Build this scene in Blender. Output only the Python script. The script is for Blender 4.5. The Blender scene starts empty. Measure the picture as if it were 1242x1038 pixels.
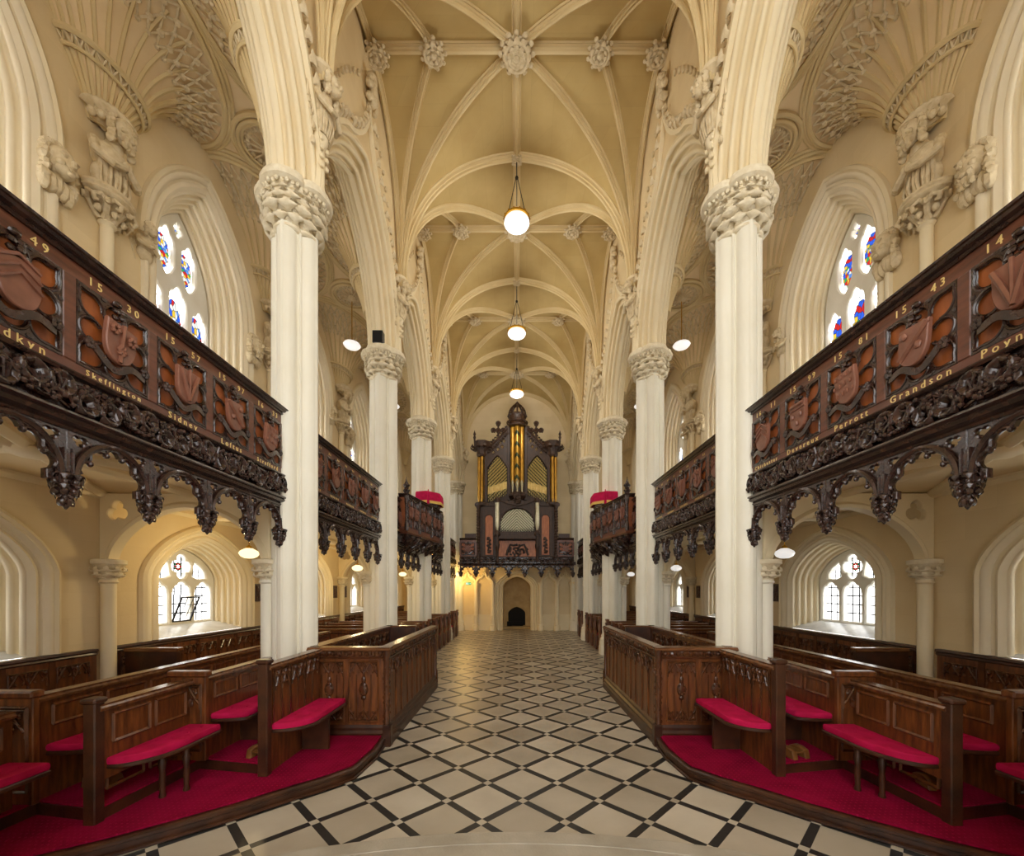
import bpy, math, random
from math import sin, cos, pi, sqrt, atan2, radians
from mathutils import Vector, Matrix

SC = bpy.context.scene
COL = SC.collection
random.seed(7)

# ------------------------------------------------------------------ camera
F_PX, VPX, HZ, EYE = 500.0, 626.8, 715.0, 1.83
cam_d = bpy.data.cameras.new('camera')
cam_d.sensor_fit = 'HORIZONTAL'
cam_d.sensor_width = 36.0
cam_d.lens = F_PX / 1242.0 * 36.0
cam_d.shift_x = -(VPX - 621.0) / 1242.0
cam_d.shift_y = (HZ - 519.0) / 1242.0
cam_d.clip_start = 0.05
cam = bpy.data.objects.new('camera', cam_d)
COL.objects.link(cam)
cam.location = (0, 0, EYE)
cam.rotation_euler = (radians(90), 0, 0)
SC.camera = cam

# ------------------------------------------------------------------ world, daylight, exposure
wd = bpy.data.worlds.new('overcast_sky')
SC.world = wd
wd.use_nodes = True
wd.node_tree.nodes['Background'].inputs[0].default_value = (1.0, 0.99, 0.97, 1)
wd.node_tree.nodes['Background'].inputs[1].default_value = 4.2
SC.view_settings.view_transform = 'Standard'
SC.view_settings.look = 'None'
SC.view_settings.exposure = 0.15
SC.view_settings.gamma = 1.0
SC.view_settings.use_curve_mapping = False
SC.cycles.use_denoising = True
SC.cycles.max_bounces = 7
SC.cycles.diffuse_bounces = 5
SC.cycles.glossy_bounces = 2
SC.cycles.sample_clamp_indirect = 6.0
SC.cycles.use_fast_gi = False
GLASS_LOW, GLASS_UP = 3.8, 14.0      # daylight coming through the panes

# ------------------------------------------------------------------ materials
def _n(nt, t, **kw):
    n = nt.nodes.new(t)
    for k, v in kw.items():
        setattr(n, k, v)
    return n

def srgb(r, g, b):
    f = lambda c: (c / 255 / 12.92) if c / 255 <= 0.04045 else ((c / 255 + 0.055) / 1.055) ** 2.4
    return (f(r), f(g), f(b), 1)

def mat(name, c1, c2=None, rough=0.6, scale=6.0, stretch=(1, 1, 1), bump=0.0, bscale=40.0, metal=0.0, spec=0.5, coat=0.0, detail=4.0, sheen=0.0):
    m = bpy.data.materials.new(name)
    m.use_nodes = True
    nt = m.node_tree
    b = nt.nodes['Principled BSDF']
    b.inputs['Roughness'].default_value = rough
    b.inputs['Metallic'].default_value = metal
    b.inputs['Specular IOR Level'].default_value = spec
    if coat:
        b.inputs['Coat Weight'].default_value = coat
        b.inputs['Coat Roughness'].default_value = 0.2
    if sheen:
        b.inputs['Sheen Weight'].default_value = sheen
        b.inputs['Sheen Tint'].default_value = c1
    tc = _n(nt, 'ShaderNodeTexCoord')
    mp = _n(nt, 'ShaderNodeMapping')
    mp.inputs['Scale'].default_value = stretch
    nt.links.new(tc.outputs['Object'], mp.inputs['Vector'])
    if c2 is None:
        b.inputs['Base Color'].default_value = c1
    else:
        no = _n(nt, 'ShaderNodeTexNoise')
        no.inputs['Scale'].default_value = scale
        no.inputs['Detail'].default_value = detail
        nt.links.new(mp.outputs[0], no.inputs['Vector'])
        rp = _n(nt, 'ShaderNodeValToRGB')
        rp.color_ramp.elements[0].position = 0.32
        rp.color_ramp.elements[1].position = 0.68
        rp.color_ramp.elements[0].color = c1
        rp.color_ramp.elements[1].color = c2
        nt.links.new(no.outputs['Fac'], rp.inputs['Fac'])
        nt.links.new(rp.outputs['Color'], b.inputs['Base Color'])
    if bump:
        n2 = _n(nt, 'ShaderNodeTexNoise')
        n2.inputs['Scale'].default_value = bscale
        n2.inputs['Detail'].default_value = 3
        nt.links.new(mp.outputs[0], n2.inputs['Vector'])
        bp = _n(nt, 'ShaderNodeBump')
        bp.inputs['Strength'].default_value = bump
        bp.inputs['Distance'].default_value = 0.02
        nt.links.new(n2.outputs['Fac'], bp.inputs['Height'])
        nt.links.new(bp.outputs['Normal'], b.inputs['Normal'])
    return m

def stone_blocks(name, c1, c2, axes, bw=0.62, bh=0.3, joint=0.93, uv=False):
    """plastered stone scored into blocks; axes picks the two position axes (0 x, 1 y, 2 z)"""
    m = mat(name, c1, c2, rough=0.75, scale=1.1, bump=0.08, bscale=30, spec=0.25)
    nt = m.node_tree
    b = nt.nodes['Principled BSDF']
    src = b.inputs['Base Color'].links[0].from_socket
    cb = _n(nt, 'ShaderNodeCombineXYZ')
    if uv:
        u = _n(nt, 'ShaderNodeUVMap')
        nt.links.new(u.outputs[0], cb.inputs[0])
        vec = u.outputs[0]
    else:
        geo = _n(nt, 'ShaderNodeNewGeometry')
        sp = _n(nt, 'ShaderNodeSeparateXYZ')
        nt.links.new(geo.outputs['Position'], sp.inputs[0])
        nt.links.new(sp.outputs[axes[0]], cb.inputs[0])
        nt.links.new(sp.outputs[axes[1]], cb.inputs[1])
        vec = cb.outputs[0]
    br = _n(nt, 'ShaderNodeTexBrick')
    br.inputs['Scale'].default_value = 1.0
    br.inputs['Brick Width'].default_value = bw
    br.inputs['Row Height'].default_value = bh
    br.inputs['Mortar Size'].default_value = 0.003
    br.inputs['Mortar Smooth'].default_value = 0.6
    br.inputs['Color1'].default_value = (1, 1, 1, 1)
    br.inputs['Color2'].default_value = (0.95, 0.94, 0.92, 1)
    br.inputs['Mortar'].default_value = (joint, joint * 0.99, joint * 0.97, 1)
    nt.links.new(vec, br.inputs['Vector'])
    mx = _n(nt, 'ShaderNodeMix', data_type='RGBA', blend_type='MULTIPLY')
    mx.inputs[0].default_value = 1
    nt.links.new(src, mx.inputs[6])
    nt.links.new(br.outputs['Color'], mx.inputs[7])
    nt.links.new(mx.outputs[2], b.inputs['Base Color'])
    return m

M = {}
M['wall'] = stone_blocks('cream_wall', srgb(224, 202, 158), srgb(233, 214, 174), (1, 2))
M['wall_end'] = stone_blocks('cream_end_wall', srgb(222, 202, 158), srgb(234, 216, 178), (0, 2))
M['vault'] = stone_blocks('ochre_vault', srgb(186, 159, 102), srgb(204, 179, 122), (0, 0), bw=0.9, bh=0.42, joint=0.86, uv=True)
M['rib'] = mat('ochre_rib', srgb(212, 189, 140), srgb(222, 202, 156), rough=0.7, scale=2, spec=0.25)
M['fan'] = mat('fan_plaster', srgb(228, 204, 160), srgb(236, 214, 174), rough=0.7, scale=2, spec=0.25)
M['column'] = mat('painted_column', srgb(232, 227, 208), srgb(240, 236, 220), rough=0.5, scale=1.5, spec=0.35)
M['arch'] = mat('painted_arch', srgb(232, 216, 178), srgb(240, 226, 192), rough=0.6, scale=1.5, spec=0.3)
M['carved'] = mat('carved_stone', srgb(206, 186, 146), srgb(228, 212, 178), rough=0.7, scale=14, bump=0.3, bscale=60, spec=0.25)
M['capital'] = mat('capital_stone', srgb(222, 208, 176), srgb(240, 230, 204), rough=0.7, scale=14, bump=0.3, bscale=60, spec=0.25)
M['splay'] = mat('window_splay', srgb(234, 220, 188), srgb(242, 230, 202), rough=0.6, scale=1.5, spec=0.3)
M['white'] = mat('window_tracery_paint', srgb(232, 228, 214), srgb(242, 240, 230), rough=0.5, scale=3)
M['sill'] = mat('sill_marble', srgb(205, 208, 210), srgb(232, 234, 235), rough=0.25, scale=5)
M['oak'] = mat('gallery_oak', srgb(82, 44, 29), srgb(112, 62, 40), rough=0.34, scale=5, stretch=(6, 1, 6), bump=0.12, coat=0.3)
M['oak_dark'] = mat('dark_carved_oak', srgb(38, 25, 21), srgb(66, 42, 33), rough=0.24, scale=14, bump=0.2, bscale=50, coat=0.35)
M['oak_field'] = mat('orange_oak_field', srgb(122, 62, 27), srgb(166, 92, 42), rough=0.4, scale=4, stretch=(3, 3, 1), bump=0.1)
M['shield'] = mat('shield_oak', srgb(112, 68, 50), srgb(144, 95, 75), rough=0.35, scale=6, bump=0.1, coat=0.2)
M['pew'] = mat('pew_oak', srgb(68, 34, 15), srgb(128, 74, 33), rough=0.36, scale=5, stretch=(5, 5, 0.8), bump=0.15, coat=0.25)
M['pew_dark'] = mat('pew_dark_oak', srgb(46, 25, 14), srgb(78, 44, 24), rough=0.38, scale=6, bump=0.15, coat=0.1)
M['pew_cap'] = mat('pew_rail_oak', srgb(88, 54, 32), srgb(128, 84, 50), rough=0.27, scale=5, stretch=(1, 4, 4), coat=0.4)
M['pew_carve'] = mat('pew_carving_oak', srgb(62, 35, 19), srgb(98, 58, 32), rough=0.26, scale=6, bump=0.1, coat=0.4)
M['organ'] = mat('organ_oak', srgb(44, 28, 17), srgb(74, 47, 28), rough=0.5, scale=6, stretch=(5, 5, 1), bump=0.1)
M['organ_panel'] = mat('orange_organ_panel', srgb(156, 84, 36), srgb(190, 112, 54), rough=0.4, scale=4, stretch=(3, 3, 1))
M['velvet'] = mat('crimson_velvet', srgb(168, 10, 60), srgb(196, 20, 80), rough=0.8, scale=8, bump=0.2, bscale=200, spec=0.2, sheen=0.5)
M['gold'] = mat('gilt', srgb(226, 196, 120), srgb(244, 220, 150), rough=0.4, scale=10, metal=0.0)
M['brass'] = mat('brass', srgb(214, 168, 60), None, rough=0.25, metal=1.0)
M['iron'] = mat('black_metal', srgb(24, 22, 22), None, rough=0.4, metal=0.3)
M['black'] = mat('black_void', srgb(14, 12, 12), None, rough=0.9)
M['step'] = mat('step_stone', srgb(156, 147, 130), srgb(178, 169, 152), rough=0.5, scale=4, bump=0.15, bscale=60)
M['tan'] = mat('tan_panelling', srgb(170, 140, 84), srgb(190, 160, 104), rough=0.6, scale=3)
M['hassock'] = mat('golden_wood', srgb(98, 62, 28), srgb(132, 86, 42), rough=0.4, scale=10)
M['plaque'] = mat('dark_relief', srgb(52, 30, 26), srgb(86, 52, 42), rough=0.45, scale=18, bump=0.5, bscale=30)
M['door'] = mat('dark_door', srgb(50, 28, 20), srgb(74, 42, 28), rough=0.4, scale=5, stretch=(6, 6, 1))
M['cord'] = mat('gold_fringe', srgb(222, 180, 90), None, rough=0.6)

def m_carpet():
    m = mat('crimson_carpet', srgb(126, 4, 42), srgb(152, 9, 56), rough=0.95, scale=5, bump=0.5, bscale=300, spec=0.1, sheen=0.3)
    nt = m.node_tree
    b = nt.nodes['Principled BSDF']
    src = b.inputs['Base Color'].links[0].from_socket
    geo = _n(nt, 'ShaderNodeNewGeometry')
    vo = _n(nt, 'ShaderNodeTexVoronoi', voronoi_dimensions='2D')
    vo.inputs['Scale'].default_value = 24
    vo.inputs['Randomness'].default_value = 0.0
    nt.links.new(geo.outputs['Position'], vo.inputs['Vector'])
    cp = _n(nt, 'ShaderNodeMath', operation='LESS_THAN')
    cp.inputs[1].default_value = 0.16
    nt.links.new(vo.outputs['Distance'], cp.inputs[0])
    mx = _n(nt, 'ShaderNodeMix', data_type='RGBA')
    nt.links.new(cp.outputs[0], mx.inputs[0])
    nt.links.new(src, mx.inputs[6])
    mx.inputs[7].default_value = srgb(166, 22, 66)
    nt.links.new(mx.outputs[2], b.inputs['Base Color'])
    return m
M['carpet'] = m_carpet()

def math_node(nt, op, a, b=None):
    n = _n(nt, 'ShaderNodeMath', operation=op)
    for i, v in enumerate((a, b)):
        if v is None:
            continue
        if isinstance(v, (int, float)):
            n.inputs[i].default_value = v
        else:
            nt.links.new(v, n.inputs[i])
    return n.outputs[0]

def m_floor():
    """stone squares set diagonally between black strips that meet at small pale squares"""
    m = mat('diagonal_stone_floor', srgb(186, 176, 158), srgb(206, 197, 180), rough=0.36, scale=1.6, bump=0.06, bscale=25, spec=0.5)
    nt = m.node_tree
    b = nt.nodes['Principled BSDF']
    src = b.inputs['Base Color'].links[0].from_socket
    geo = _n(nt, 'ShaderNodeNewGeometry')
    sp = _n(nt, 'ShaderNodeSeparateXYZ')
    nt.links.new(geo.outputs['Position'], sp.inputs[0])
    P = 0.659 / sqrt(2)
    x = math_node(nt, 'SUBTRACT', sp.outputs[0], 0.053)
    y = math_node(nt, 'SUBTRACT', sp.outputs[1], 3.574)
    k = 1 / (sqrt(2) * P)
    u = math_node(nt, 'MULTIPLY', math_node(nt, 'ADD', x, y), k)
    v = math_node(nt, 'MULTIPLY', math_node(nt, 'SUBTRACT', y, x), k)
    u = math_node(nt, 'ADD', u, 100.07)
    v = math_node(nt, 'ADD', v, 100.07)
    fu, fv = math_node(nt, 'FRACT', u), math_node(nt, 'FRACT', v)
    su, sv = math_node(nt, 'LESS_THAN', fu, 0.14), math_node(nt, 'LESS_THAN', fv, 0.14)
    dark = math_node(nt, 'ABSOLUTE', math_node(nt, 'SUBTRACT', su, sv))
    cb = _n(nt, 'ShaderNodeCombineXYZ')
    nt.links.new(math_node(nt, 'FLOOR', u), cb.inputs[0])
    nt.links.new(math_node(nt, 'FLOOR', v), cb.inputs[1])
    wn = _n(nt, 'ShaderNodeTexWhiteNoise', noise_dimensions='2D')
    nt.links.new(cb.outputs[0], wn.inputs['Vector'])
    rp = _n(nt, 'ShaderNodeValToRGB')
    rp.color_ramp.elements[0].color = (0.74, 0.71, 0.66, 1)
    rp.color_ramp.elements[1].color = (1.06, 1.05, 1.03, 1)
    nt.links.new(wn.outputs['Value'], rp.inputs['Fac'])
    mu = _n(nt, 'ShaderNodeMix', data_type='RGBA', blend_type='MULTIPLY')
    mu.inputs[0].default_value = 1
    nt.links.new(src, mu.inputs[6])
    nt.links.new(rp.outputs['Color'], mu.inputs[7])
    mx = _n(nt, 'ShaderNodeMix', data_type='RGBA')
    nt.links.new(dark, mx.inputs[0])
    nt.links.new(mu.outputs[2], mx.inputs[6])
    mx.inputs[7].default_value = srgb(42, 41, 40)
    nt.links.new(mx.outputs[2], b.inputs['Base Color'])
    return m
M['floor'] = m_floor()

def emit(name, col, strength):
    m = bpy.data.materials.new(name)
    m.use_nodes = True
    nt = m.node_tree
    nt.nodes.remove(nt.nodes['Principled BSDF'])
    e = _n(nt, 'ShaderNodeEmission')
    e.inputs[0].default_value = col
    e.inputs[1].default_value = strength
    nt.links.new(e.outputs[0], nt.nodes['Material Output'].inputs[0])
    return m

def m_leaded(name, strength, sx, sy, stained, seed=0.0):
    """daylit leaded glass on a pane with 0..1 UVs; stained adds a heraldic patch of coloured pieces"""
    m = emit(name, (1, 1, 1, 1), strength)
    nt = m.node_tree
    e = nt.nodes['Emission']
    uv = _n(nt, 'ShaderNodeUVMap')
    sp = _n(nt, 'ShaderNodeSeparateXYZ')
    nt.links.new(uv.outputs[0], sp.inputs[0])
    X, Y = sp.outputs[0], sp.outputs[1]
    if stained:
        a = math_node(nt, 'ADD', math_node(nt, 'MULTIPLY', X, sx), math_node(nt, 'MULTIPLY', Y, sy))
        c = math_node(nt, 'SUBTRACT', math_node(nt, 'MULTIPLY', X, sx), math_node(nt, 'MULTIPLY', Y, sy))
        fa = math_node(nt, 'FRACT', math_node(nt, 'ADD', a, 50.5))
        fc = math_node(nt, 'FRACT', math_node(nt, 'ADD', c, 50.5))
    else:
        fa = math_node(nt, 'FRACT', math_node(nt, 'MULTIPLY', X, sx))
        fc = math_node(nt, 'FRACT', math_node(nt, 'MULTIPLY', Y, sy))
    lead = math_node(nt, 'MAXIMUM', math_node(nt, 'LESS_THAN', fa, 0.20 if not stained else 0.16), math_node(nt, 'LESS_THAN', fc, 0.15 if not stained else 0.16))
    mx = _n(nt, 'ShaderNodeMix', data_type='RGBA')
    nt.links.new(lead, mx.inputs[0])
    mx.inputs[6].default_value = (1, 0.99, 0.96, 1)
    mx.inputs[7].default_value = (0.01, 0.01, 0.01, 1)
    out = mx.outputs[2]
    if stained:
        mp = _n(nt, 'ShaderNodeMapping')
        mp.inputs['Scale'].default_value = (7, 15, 1)
        mp.inputs['Location'].default_value = (seed, seed * 2, 0)
        nt.links.new(uv.outputs[0], mp.inputs['Vector'])
        vo = _n(nt, 'ShaderNodeTexVoronoi', voronoi_dimensions='2D')
        vo.inputs['Scale'].default_value = 1
        nt.links.new(mp.outputs[0], vo.inputs['Vector'])
        wn = _n(nt, 'ShaderNodeSeparateColor')
        nt.links.new(vo.outputs['Color'], wn.inputs[0])
        rp = _n(nt, 'ShaderNodeValToRGB')
        rp.color_ramp.interpolation = 'CONSTANT'
        cols = [(0.0, (0.05, 0.002, 0.002, 1)), (0.2, (0.003, 0.010, 0.06, 1)), (0.42, (0.07, 0.045, 0.004, 1)), (0.6, (0.07, 0.07, 0.065, 1)), (0.78, (0.003, 0.03, 0.01, 1)), (0.88, (0.01, 0.025, 0.065, 1))]
        el = rp.color_ramp.elements
        el[0].position, el[0].color = cols[0]
        el[1].position, el[1].color = cols[1]
        for p, c in cols[2:]:
            n = el.new(p)
            n.color = c
        nt.links.new(wn.outputs[0], rp.inputs['Fac'])
        ve = _n(nt, 'ShaderNodeTexVoronoi', voronoi_dimensions='2D', feature='DISTANCE_TO_EDGE')
        ve.inputs['Scale'].default_value = 1
        nt.links.new(mp.outputs[0], ve.inputs['Vector'])
        led = math_node(nt, 'LESS_THAN', ve.outputs['Distance'], 0.06)
        m2 = _n(nt, 'ShaderNodeMix', data_type='RGBA')
        nt.links.new(led, m2.inputs[0])
        nt.links.new(rp.outputs['Color'], m2.inputs[6])
        m2.inputs[7].default_value = (0.003, 0.003, 0.003, 1)
        # ellipse around the middle of the light
        dx = math_node(nt, 'DIVIDE', math_node(nt, 'SUBTRACT', X, 0.5), 0.46)
        dy = math_node(nt, 'DIVIDE', math_node(nt, 'SUBTRACT', Y, 0.5), 0.33)
        rr = math_node(nt, 'ADD', math_node(nt, 'MULTIPLY', dx, dx), math_node(nt, 'MULTIPLY', dy, dy))
        msk = math_node(nt, 'LESS_THAN', rr, 1.0)
        m3 = _n(nt, 'ShaderNodeMix', data_type='RGBA')
        nt.links.new(msk, m3.inputs[0])
        nt.links.new(out, m3.inputs[6])
        nt.links.new(m2.outputs[2], m3.inputs[7])
        out = m3.outputs[2]
    nt.links.new(out, e.inputs[0])
    return m
M['pane_low'] = m_leaded('leaded_clear_glass', GLASS_LOW, 3.0, 5.0, False)
M['pane_up'] = [m_leaded('stained_leaded_glass', GLASS_UP, 3.0, 7.0, True, 1.7 * i + 0.4) for i in range(4)]
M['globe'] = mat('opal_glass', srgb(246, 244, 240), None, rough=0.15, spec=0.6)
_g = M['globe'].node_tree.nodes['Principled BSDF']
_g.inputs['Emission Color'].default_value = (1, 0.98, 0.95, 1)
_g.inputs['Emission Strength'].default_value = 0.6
M['globe_lit'] = emit('lit_opal_glass', (1.0, 0.80, 0.42, 1), 1.7)
M['exit'] = emit('lit_green_sign', (0.02, 0.42, 0.11, 1), 1.0)
M['exit_white'] = emit('lit_white_mark', (0.9, 1, 0.9, 1), 1.1)
def m_pipe(name, c, dark, sc):
    m = mat(name, c, None, rough=0.28, metal=0.55)
    nt = m.node_tree
    b = nt.nodes['Principled BSDF']
    geo = _n(nt, 'ShaderNodeNewGeometry')
    sp = _n(nt, 'ShaderNodeSeparateXYZ')
    nt.links.new(geo.outputs['Position'], sp.inputs[0])
    f1 = math_node(nt, 'FRACT', math_node(nt, 'MULTIPLY', math_node(nt, 'ADD', sp.outputs[2], math_node(nt, 'ABSOLUTE', sp.outputs[0])), sc))
    s1 = math_node(nt, 'LESS_THAN', f1, 0.34)
    mx = _n(nt, 'ShaderNodeMix', data_type='RGBA')
    nt.links.new(s1, mx.inputs[0])
    mx.inputs[6].default_value = c
    mx.inputs[7].default_value = dark
    nt.links.new(mx.outputs[2], b.inputs['Base Color'])
    return m
M['pipe_gold'] = mat('gilded_pipe', srgb(206, 158, 60), srgb(168, 120, 40), rough=0.3, scale=5, metal=0.6)
M['pipe_pattern'] = m_pipe('patterned_gilt_pipe', srgb(206, 186, 120), srgb(62, 66, 44), 7.0)
M['pipe_green'] = m_pipe('green_gold_pipe', srgb(196, 150, 56), srgb(58, 66, 44), 2.2)
M['pipe_silver'] = m_pipe('patterned_silver_pipe', srgb(214, 212, 186), srgb(108, 112, 96), 9.0)
M['pipe_plain'] = mat('silver_pipe', srgb(214, 208, 180), srgb(170, 160, 128), rough=0.25, scale=4, metal=0.6)

# ------------------------------------------------------------------ mesh builder
class MB:
    def __init__(s):
        s.v, s.f, s.uv = [], [], None

    def pt(s, p):
        s.v.append(tuple(p))
        return len(s.v) - 1

    def add(s, verts, faces, fn=None):
        o = len(s.v)
        s.v += [tuple(fn(p)) if fn else tuple(p) for p in verts]
        s.f += [tuple(i + o for i in f) for f in faces]
        return s

    def merge(s, other, fn=None):
        return s.add(other.v, other.f, fn)

    def box(s, x0, x1, y0, y1, z0, z1, bev=0.0):
        if bev:
            b = bev
            xs, ys, zs = (x0, x0 + b, x1 - b, x1), (y0, y0 + b, y1 - b, y1), (z0, z0 + b, z1 - b, z1)
            bx = []
            # chamfered box: three crossed slabs skinned
            v = []
            def V(i, j, k):
                v.append((xs[i], ys[j], zs[k]))
                return len(v) - 1
            ix = {}
            for i in (0, 3):
                for j in (1, 2):
                    for k in (1, 2):
                        ix['x', i, j, k] = V(i, j, k)
            for j in (0, 3):
                for i in (1, 2):
                    for k in (1, 2):
                        ix['y', i, j, k] = V(i, j, k)
            for k in (0, 3):
                for i in (1, 2):
                    for j in (1, 2):
                        ix['z', i, j, k] = V(i, j, k)
            F = []
            X = lambda i, j, k: ix['x', i, j, k]
            Y = lambda i, j, k: ix['y', i, j, k]
            Z = lambda i, j, k: ix['z', i, j, k]
            F += [(X(0, 1, 1), X(0, 1, 2), X(0, 2, 2), X(0, 2, 1)), (X(3, 1, 1), X(3, 2, 1), X(3, 2, 2), X(3, 1, 2))]
            F += [(Y(1, 0, 1), Y(2, 0, 1), Y(2, 0, 2), Y(1, 0, 2)), (Y(1, 3, 1), Y(1, 3, 2), Y(2, 3, 2), Y(2, 3, 1))]
            F += [(Z(1, 1, 0), Z(1, 2, 0), Z(2, 2, 0), Z(2, 1, 0)), (Z(1, 1, 3), Z(2, 1, 3), Z(2, 2, 3), Z(1, 2, 3))]
            for a, ai in ((0, 1), (3, 2)):
                for c, ci in ((0, 1), (3, 2)):
                    F.append((X(a, ci, 1), X(a, ci, 2), Y(ai, c, 2), Y(ai, c, 1)))
                    F.append((X(a, 1, ci), X(a, 2, ci), Z(ai, 2, c), Z(ai, 1, c)))
                    F.append((Y(1, a, ci), Y(2, a, ci), Z(2, ai, c), Z(1, ai, c)))
                    for d, di in ((0, 1), (3, 2)):
                        F.append((X(a, ci, di), Y(ai, c, di), Z(ai, ci, d)))
            return s.add(v, F)
        v = [(x0, y0, z0), (x1, y0, z0), (x1, y1, z0), (x0, y1, z0), (x0, y0, z1), (x1, y0, z1), (x1, y1, z1), (x0, y1, z1)]
        return s.add(v, [(0, 3, 2, 1), (4, 5, 6, 7), (0, 1, 5, 4), (1, 2, 6, 5), (2, 3, 7, 6), (3, 0, 4, 7)])

    def grid(s, rows, cu=False, cv=False):
        """rows: list of equally long point lists"""
        o = len(s.v)
        n, m = len(rows), len(rows[0])
        for r in rows:
            s.v += [tuple(p) for p in r]
        for i in range(n if cv else n - 1):
            for j in range(m if cu else m - 1):
                a, b = i % n, (i + 1) % n
                c, d = j % m, (j + 1) % m
                s.f.append((o + a * m + c, o + a * m + d, o + b * m + d, o + b * m + c))
        return s

    def cap(s, pts):
        o = len(s.v)
        s.v += [tuple(p) for p in pts]
        s.f.append(tuple(range(o, o + len(pts))))
        return s

    def sweep(s, path, prof, ref=(1, 0, 0), closed=False, pclosed=True, caps=True):
        """profile (u along ref, v along tangent x ref) carried along path with mitred corners"""
        P = [Vector(p) for p in path]
        n = len(P)
        ref = Vector(ref)
        rows = []
        for i in range(n):
            if closed:
                a, b = P[i] - P[i - 1], P[(i + 1) % n] - P[i]
            else:
                a = P[i] - P[i - 1] if i else P[1] - P[0]
                b = P[i + 1] - P[i] if i < n - 1 else P[-1] - P[-2]
            a, b = a.normalized(), b.normalized()
            t = (a + b)
            t = t.normalized() if t.length > 1e-6 else a
            k = 1 / max(0.45, t.dot(a))
            u = (ref - t * ref.dot(t)).normalized()
            w = t.cross(u) * k
            rows.append([P[i] + u * q[0] + w * q[1] for q in prof])
        s.grid(rows, cu=pclosed, cv=closed)
        if caps and pclosed and not closed:
            s.cap(rows[0])
            s.cap(list(reversed(rows[-1])))
        return s

    def tube(s, path, r, seg=8, closed=False, taper=None):
        P = [Vector(p) for p in path]
        n = len(P)
        rows = []
        ref = None
        for i in range(n):
            if closed:
                t = (P[(i + 1) % n] - P[i - 1]).normalized()
            else:
                t = (P[min(i + 1, n - 1)] - P[max(i - 1, 0)]).normalized()
            if ref is None:
                ref = Vector((0, 0, 1)) if abs(t.z) < 0.9 else Vector((1, 0, 0))
            u = (ref - t * ref.dot(t)).normalized()
            ref = u
            w = t.cross(u)
            rr = r * (taper(i / (n - 1)) if taper else 1)
            rows.append([P[i] + u * rr * cos(2 * pi * k / seg) + w * rr * sin(2 * pi * k / seg) for k in range(seg)])
        s.grid(rows, cu=True, cv=closed)
        if not closed:
            s.cap(list(reversed(rows[0])))
            s.cap(rows[-1])
        return s

    def lathe(s, prof, c=(0, 0, 0), seg=16, shape=None, a0=0.0, a1=2 * pi):
        """prof list of (r, z); shape(theta) scales r"""
        full = abs(a1 - a0 - 2 * pi) < 1e-6
        m = seg if full else seg + 1
        rows = []
        for r, z in prof:
            rows.append([(c[0] + r * cos(a0 + (a1 - a0) * k / seg) * (shape(a0 + (a1 - a0) * k / seg) if shape else 1),
                          c[1] + r * sin(a0 + (a1 - a0) * k / seg) * (shape(a0 + (a1 - a0) * k / seg) if shape else 1), c[2] + z) for k in range(m)])
        s.grid(rows, cu=full)
        if full:
            s.cap(list(reversed(rows[0])))
            s.cap(rows[-1])
        return s

    def blob(s, c, r, rot=None, seg=8, rings=5, lump=0.0):
        R = rot if rot else Matrix.Identity(3)
        if not hasattr(r, '__len__'):
            r = (r, r, r)
        C = Vector(c)
        o = len(s.v)
        s.v.append(tuple(C + R @ Vector((0, 0, -r[2]))))
        for i in range(1, rings):
            ph = -pi / 2 + pi * i / rings
            for k in range(seg):
                th = 2 * pi * k / seg
                q = 1 + (random.uniform(-lump, lump) if lump else 0)
                s.v.append(tuple(C + R @ Vector((r[0] * cos(ph) * cos(th) * q, r[1] * cos(ph) * sin(th) * q, r[2] * sin(ph) * q))))
        s.v.append(tuple(C + R @ Vector((0, 0, r[2]))))
        top = len(s.v) - 1
        for k in range(seg):
            s.f.append((o, o + 1 + (k + 1) % seg, o + 1 + k))
            s.f.append((top, top - seg + k, top - seg + (k + 1) % seg))
        for i in range(rings - 2):
            for k in range(seg):
                a, b = o + 1 + i * seg, o + 1 + (i + 1) * seg
                s.f.append((a + k, a + (k + 1) % seg, b + (k + 1) % seg, b + k))
        return s

    def leaf(s, c, d, up, size, curl=0.6, wid=0.5, n=6, lobes=0.35):
        """lobed carved leaf: thick bent tongue growing along d, its face towards up, tip curling over"""
        d, up = Vector(d).normalized(), Vector(up).normalized()
        side = d.cross(up).normalized()
        up = side.cross(d).normalized()
        C = Vector(c)
        rows_t, rows_b = [], []
        for i in range(n):
            t = i / (n - 1)
            w = size * wid * (sin(pi * min(1, t * 0.85 + 0.12)) * (1 + lobes * cos(t * 14))) * 0.6
            base = C + d * size * (t - 0.25 * curl * t ** 3) + up * size * (0.28 * sin(t * pi * 0.8) - curl * 0.55 * t ** 3 + curl * 0.35 * t)
            rows_t.append([base + side * w * q + up * size * 0.09 * (1.2 - abs(q)) * (1.0 if q else 0.45) for q in (-1, -0.5, 0, 0.5, 1)])
            rows_b.append([base + side * w * q - up * size * 0.05 for q in (-1, -0.5, 0, 0.5, 1)])
        rows = [t + list(reversed(b)) for t, b in zip(rows_t, rows_b)]
        s.grid(rows, cu=True)
        s.cap(rows[-1])
        return s

    def xf(s, fn, flip=False):
        s.v = [tuple(fn(p)) for p in s.v]
        if flip:
            s.f = [tuple(reversed(f)) for f in s.f]
        return s

    def mesh(s, name, mt, smooth=38):
        me = bpy.data.meshes.new(name)
        me.from_pydata(s.v, [], s.f)
        if s.uv:
            ul = me.uv_layers.new(name='UVMap')
            for lp in me.loops:
                ul.data[lp.index].uv = s.uv[lp.vertex_index]
        me.materials.append(mt)
        me.validate()
        if smooth:
            me.shade_smooth()
            me.set_sharp_from_angle(angle=radians(smooth))
        else:
            me.shade_flat()
        me.update()
        return me

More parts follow.
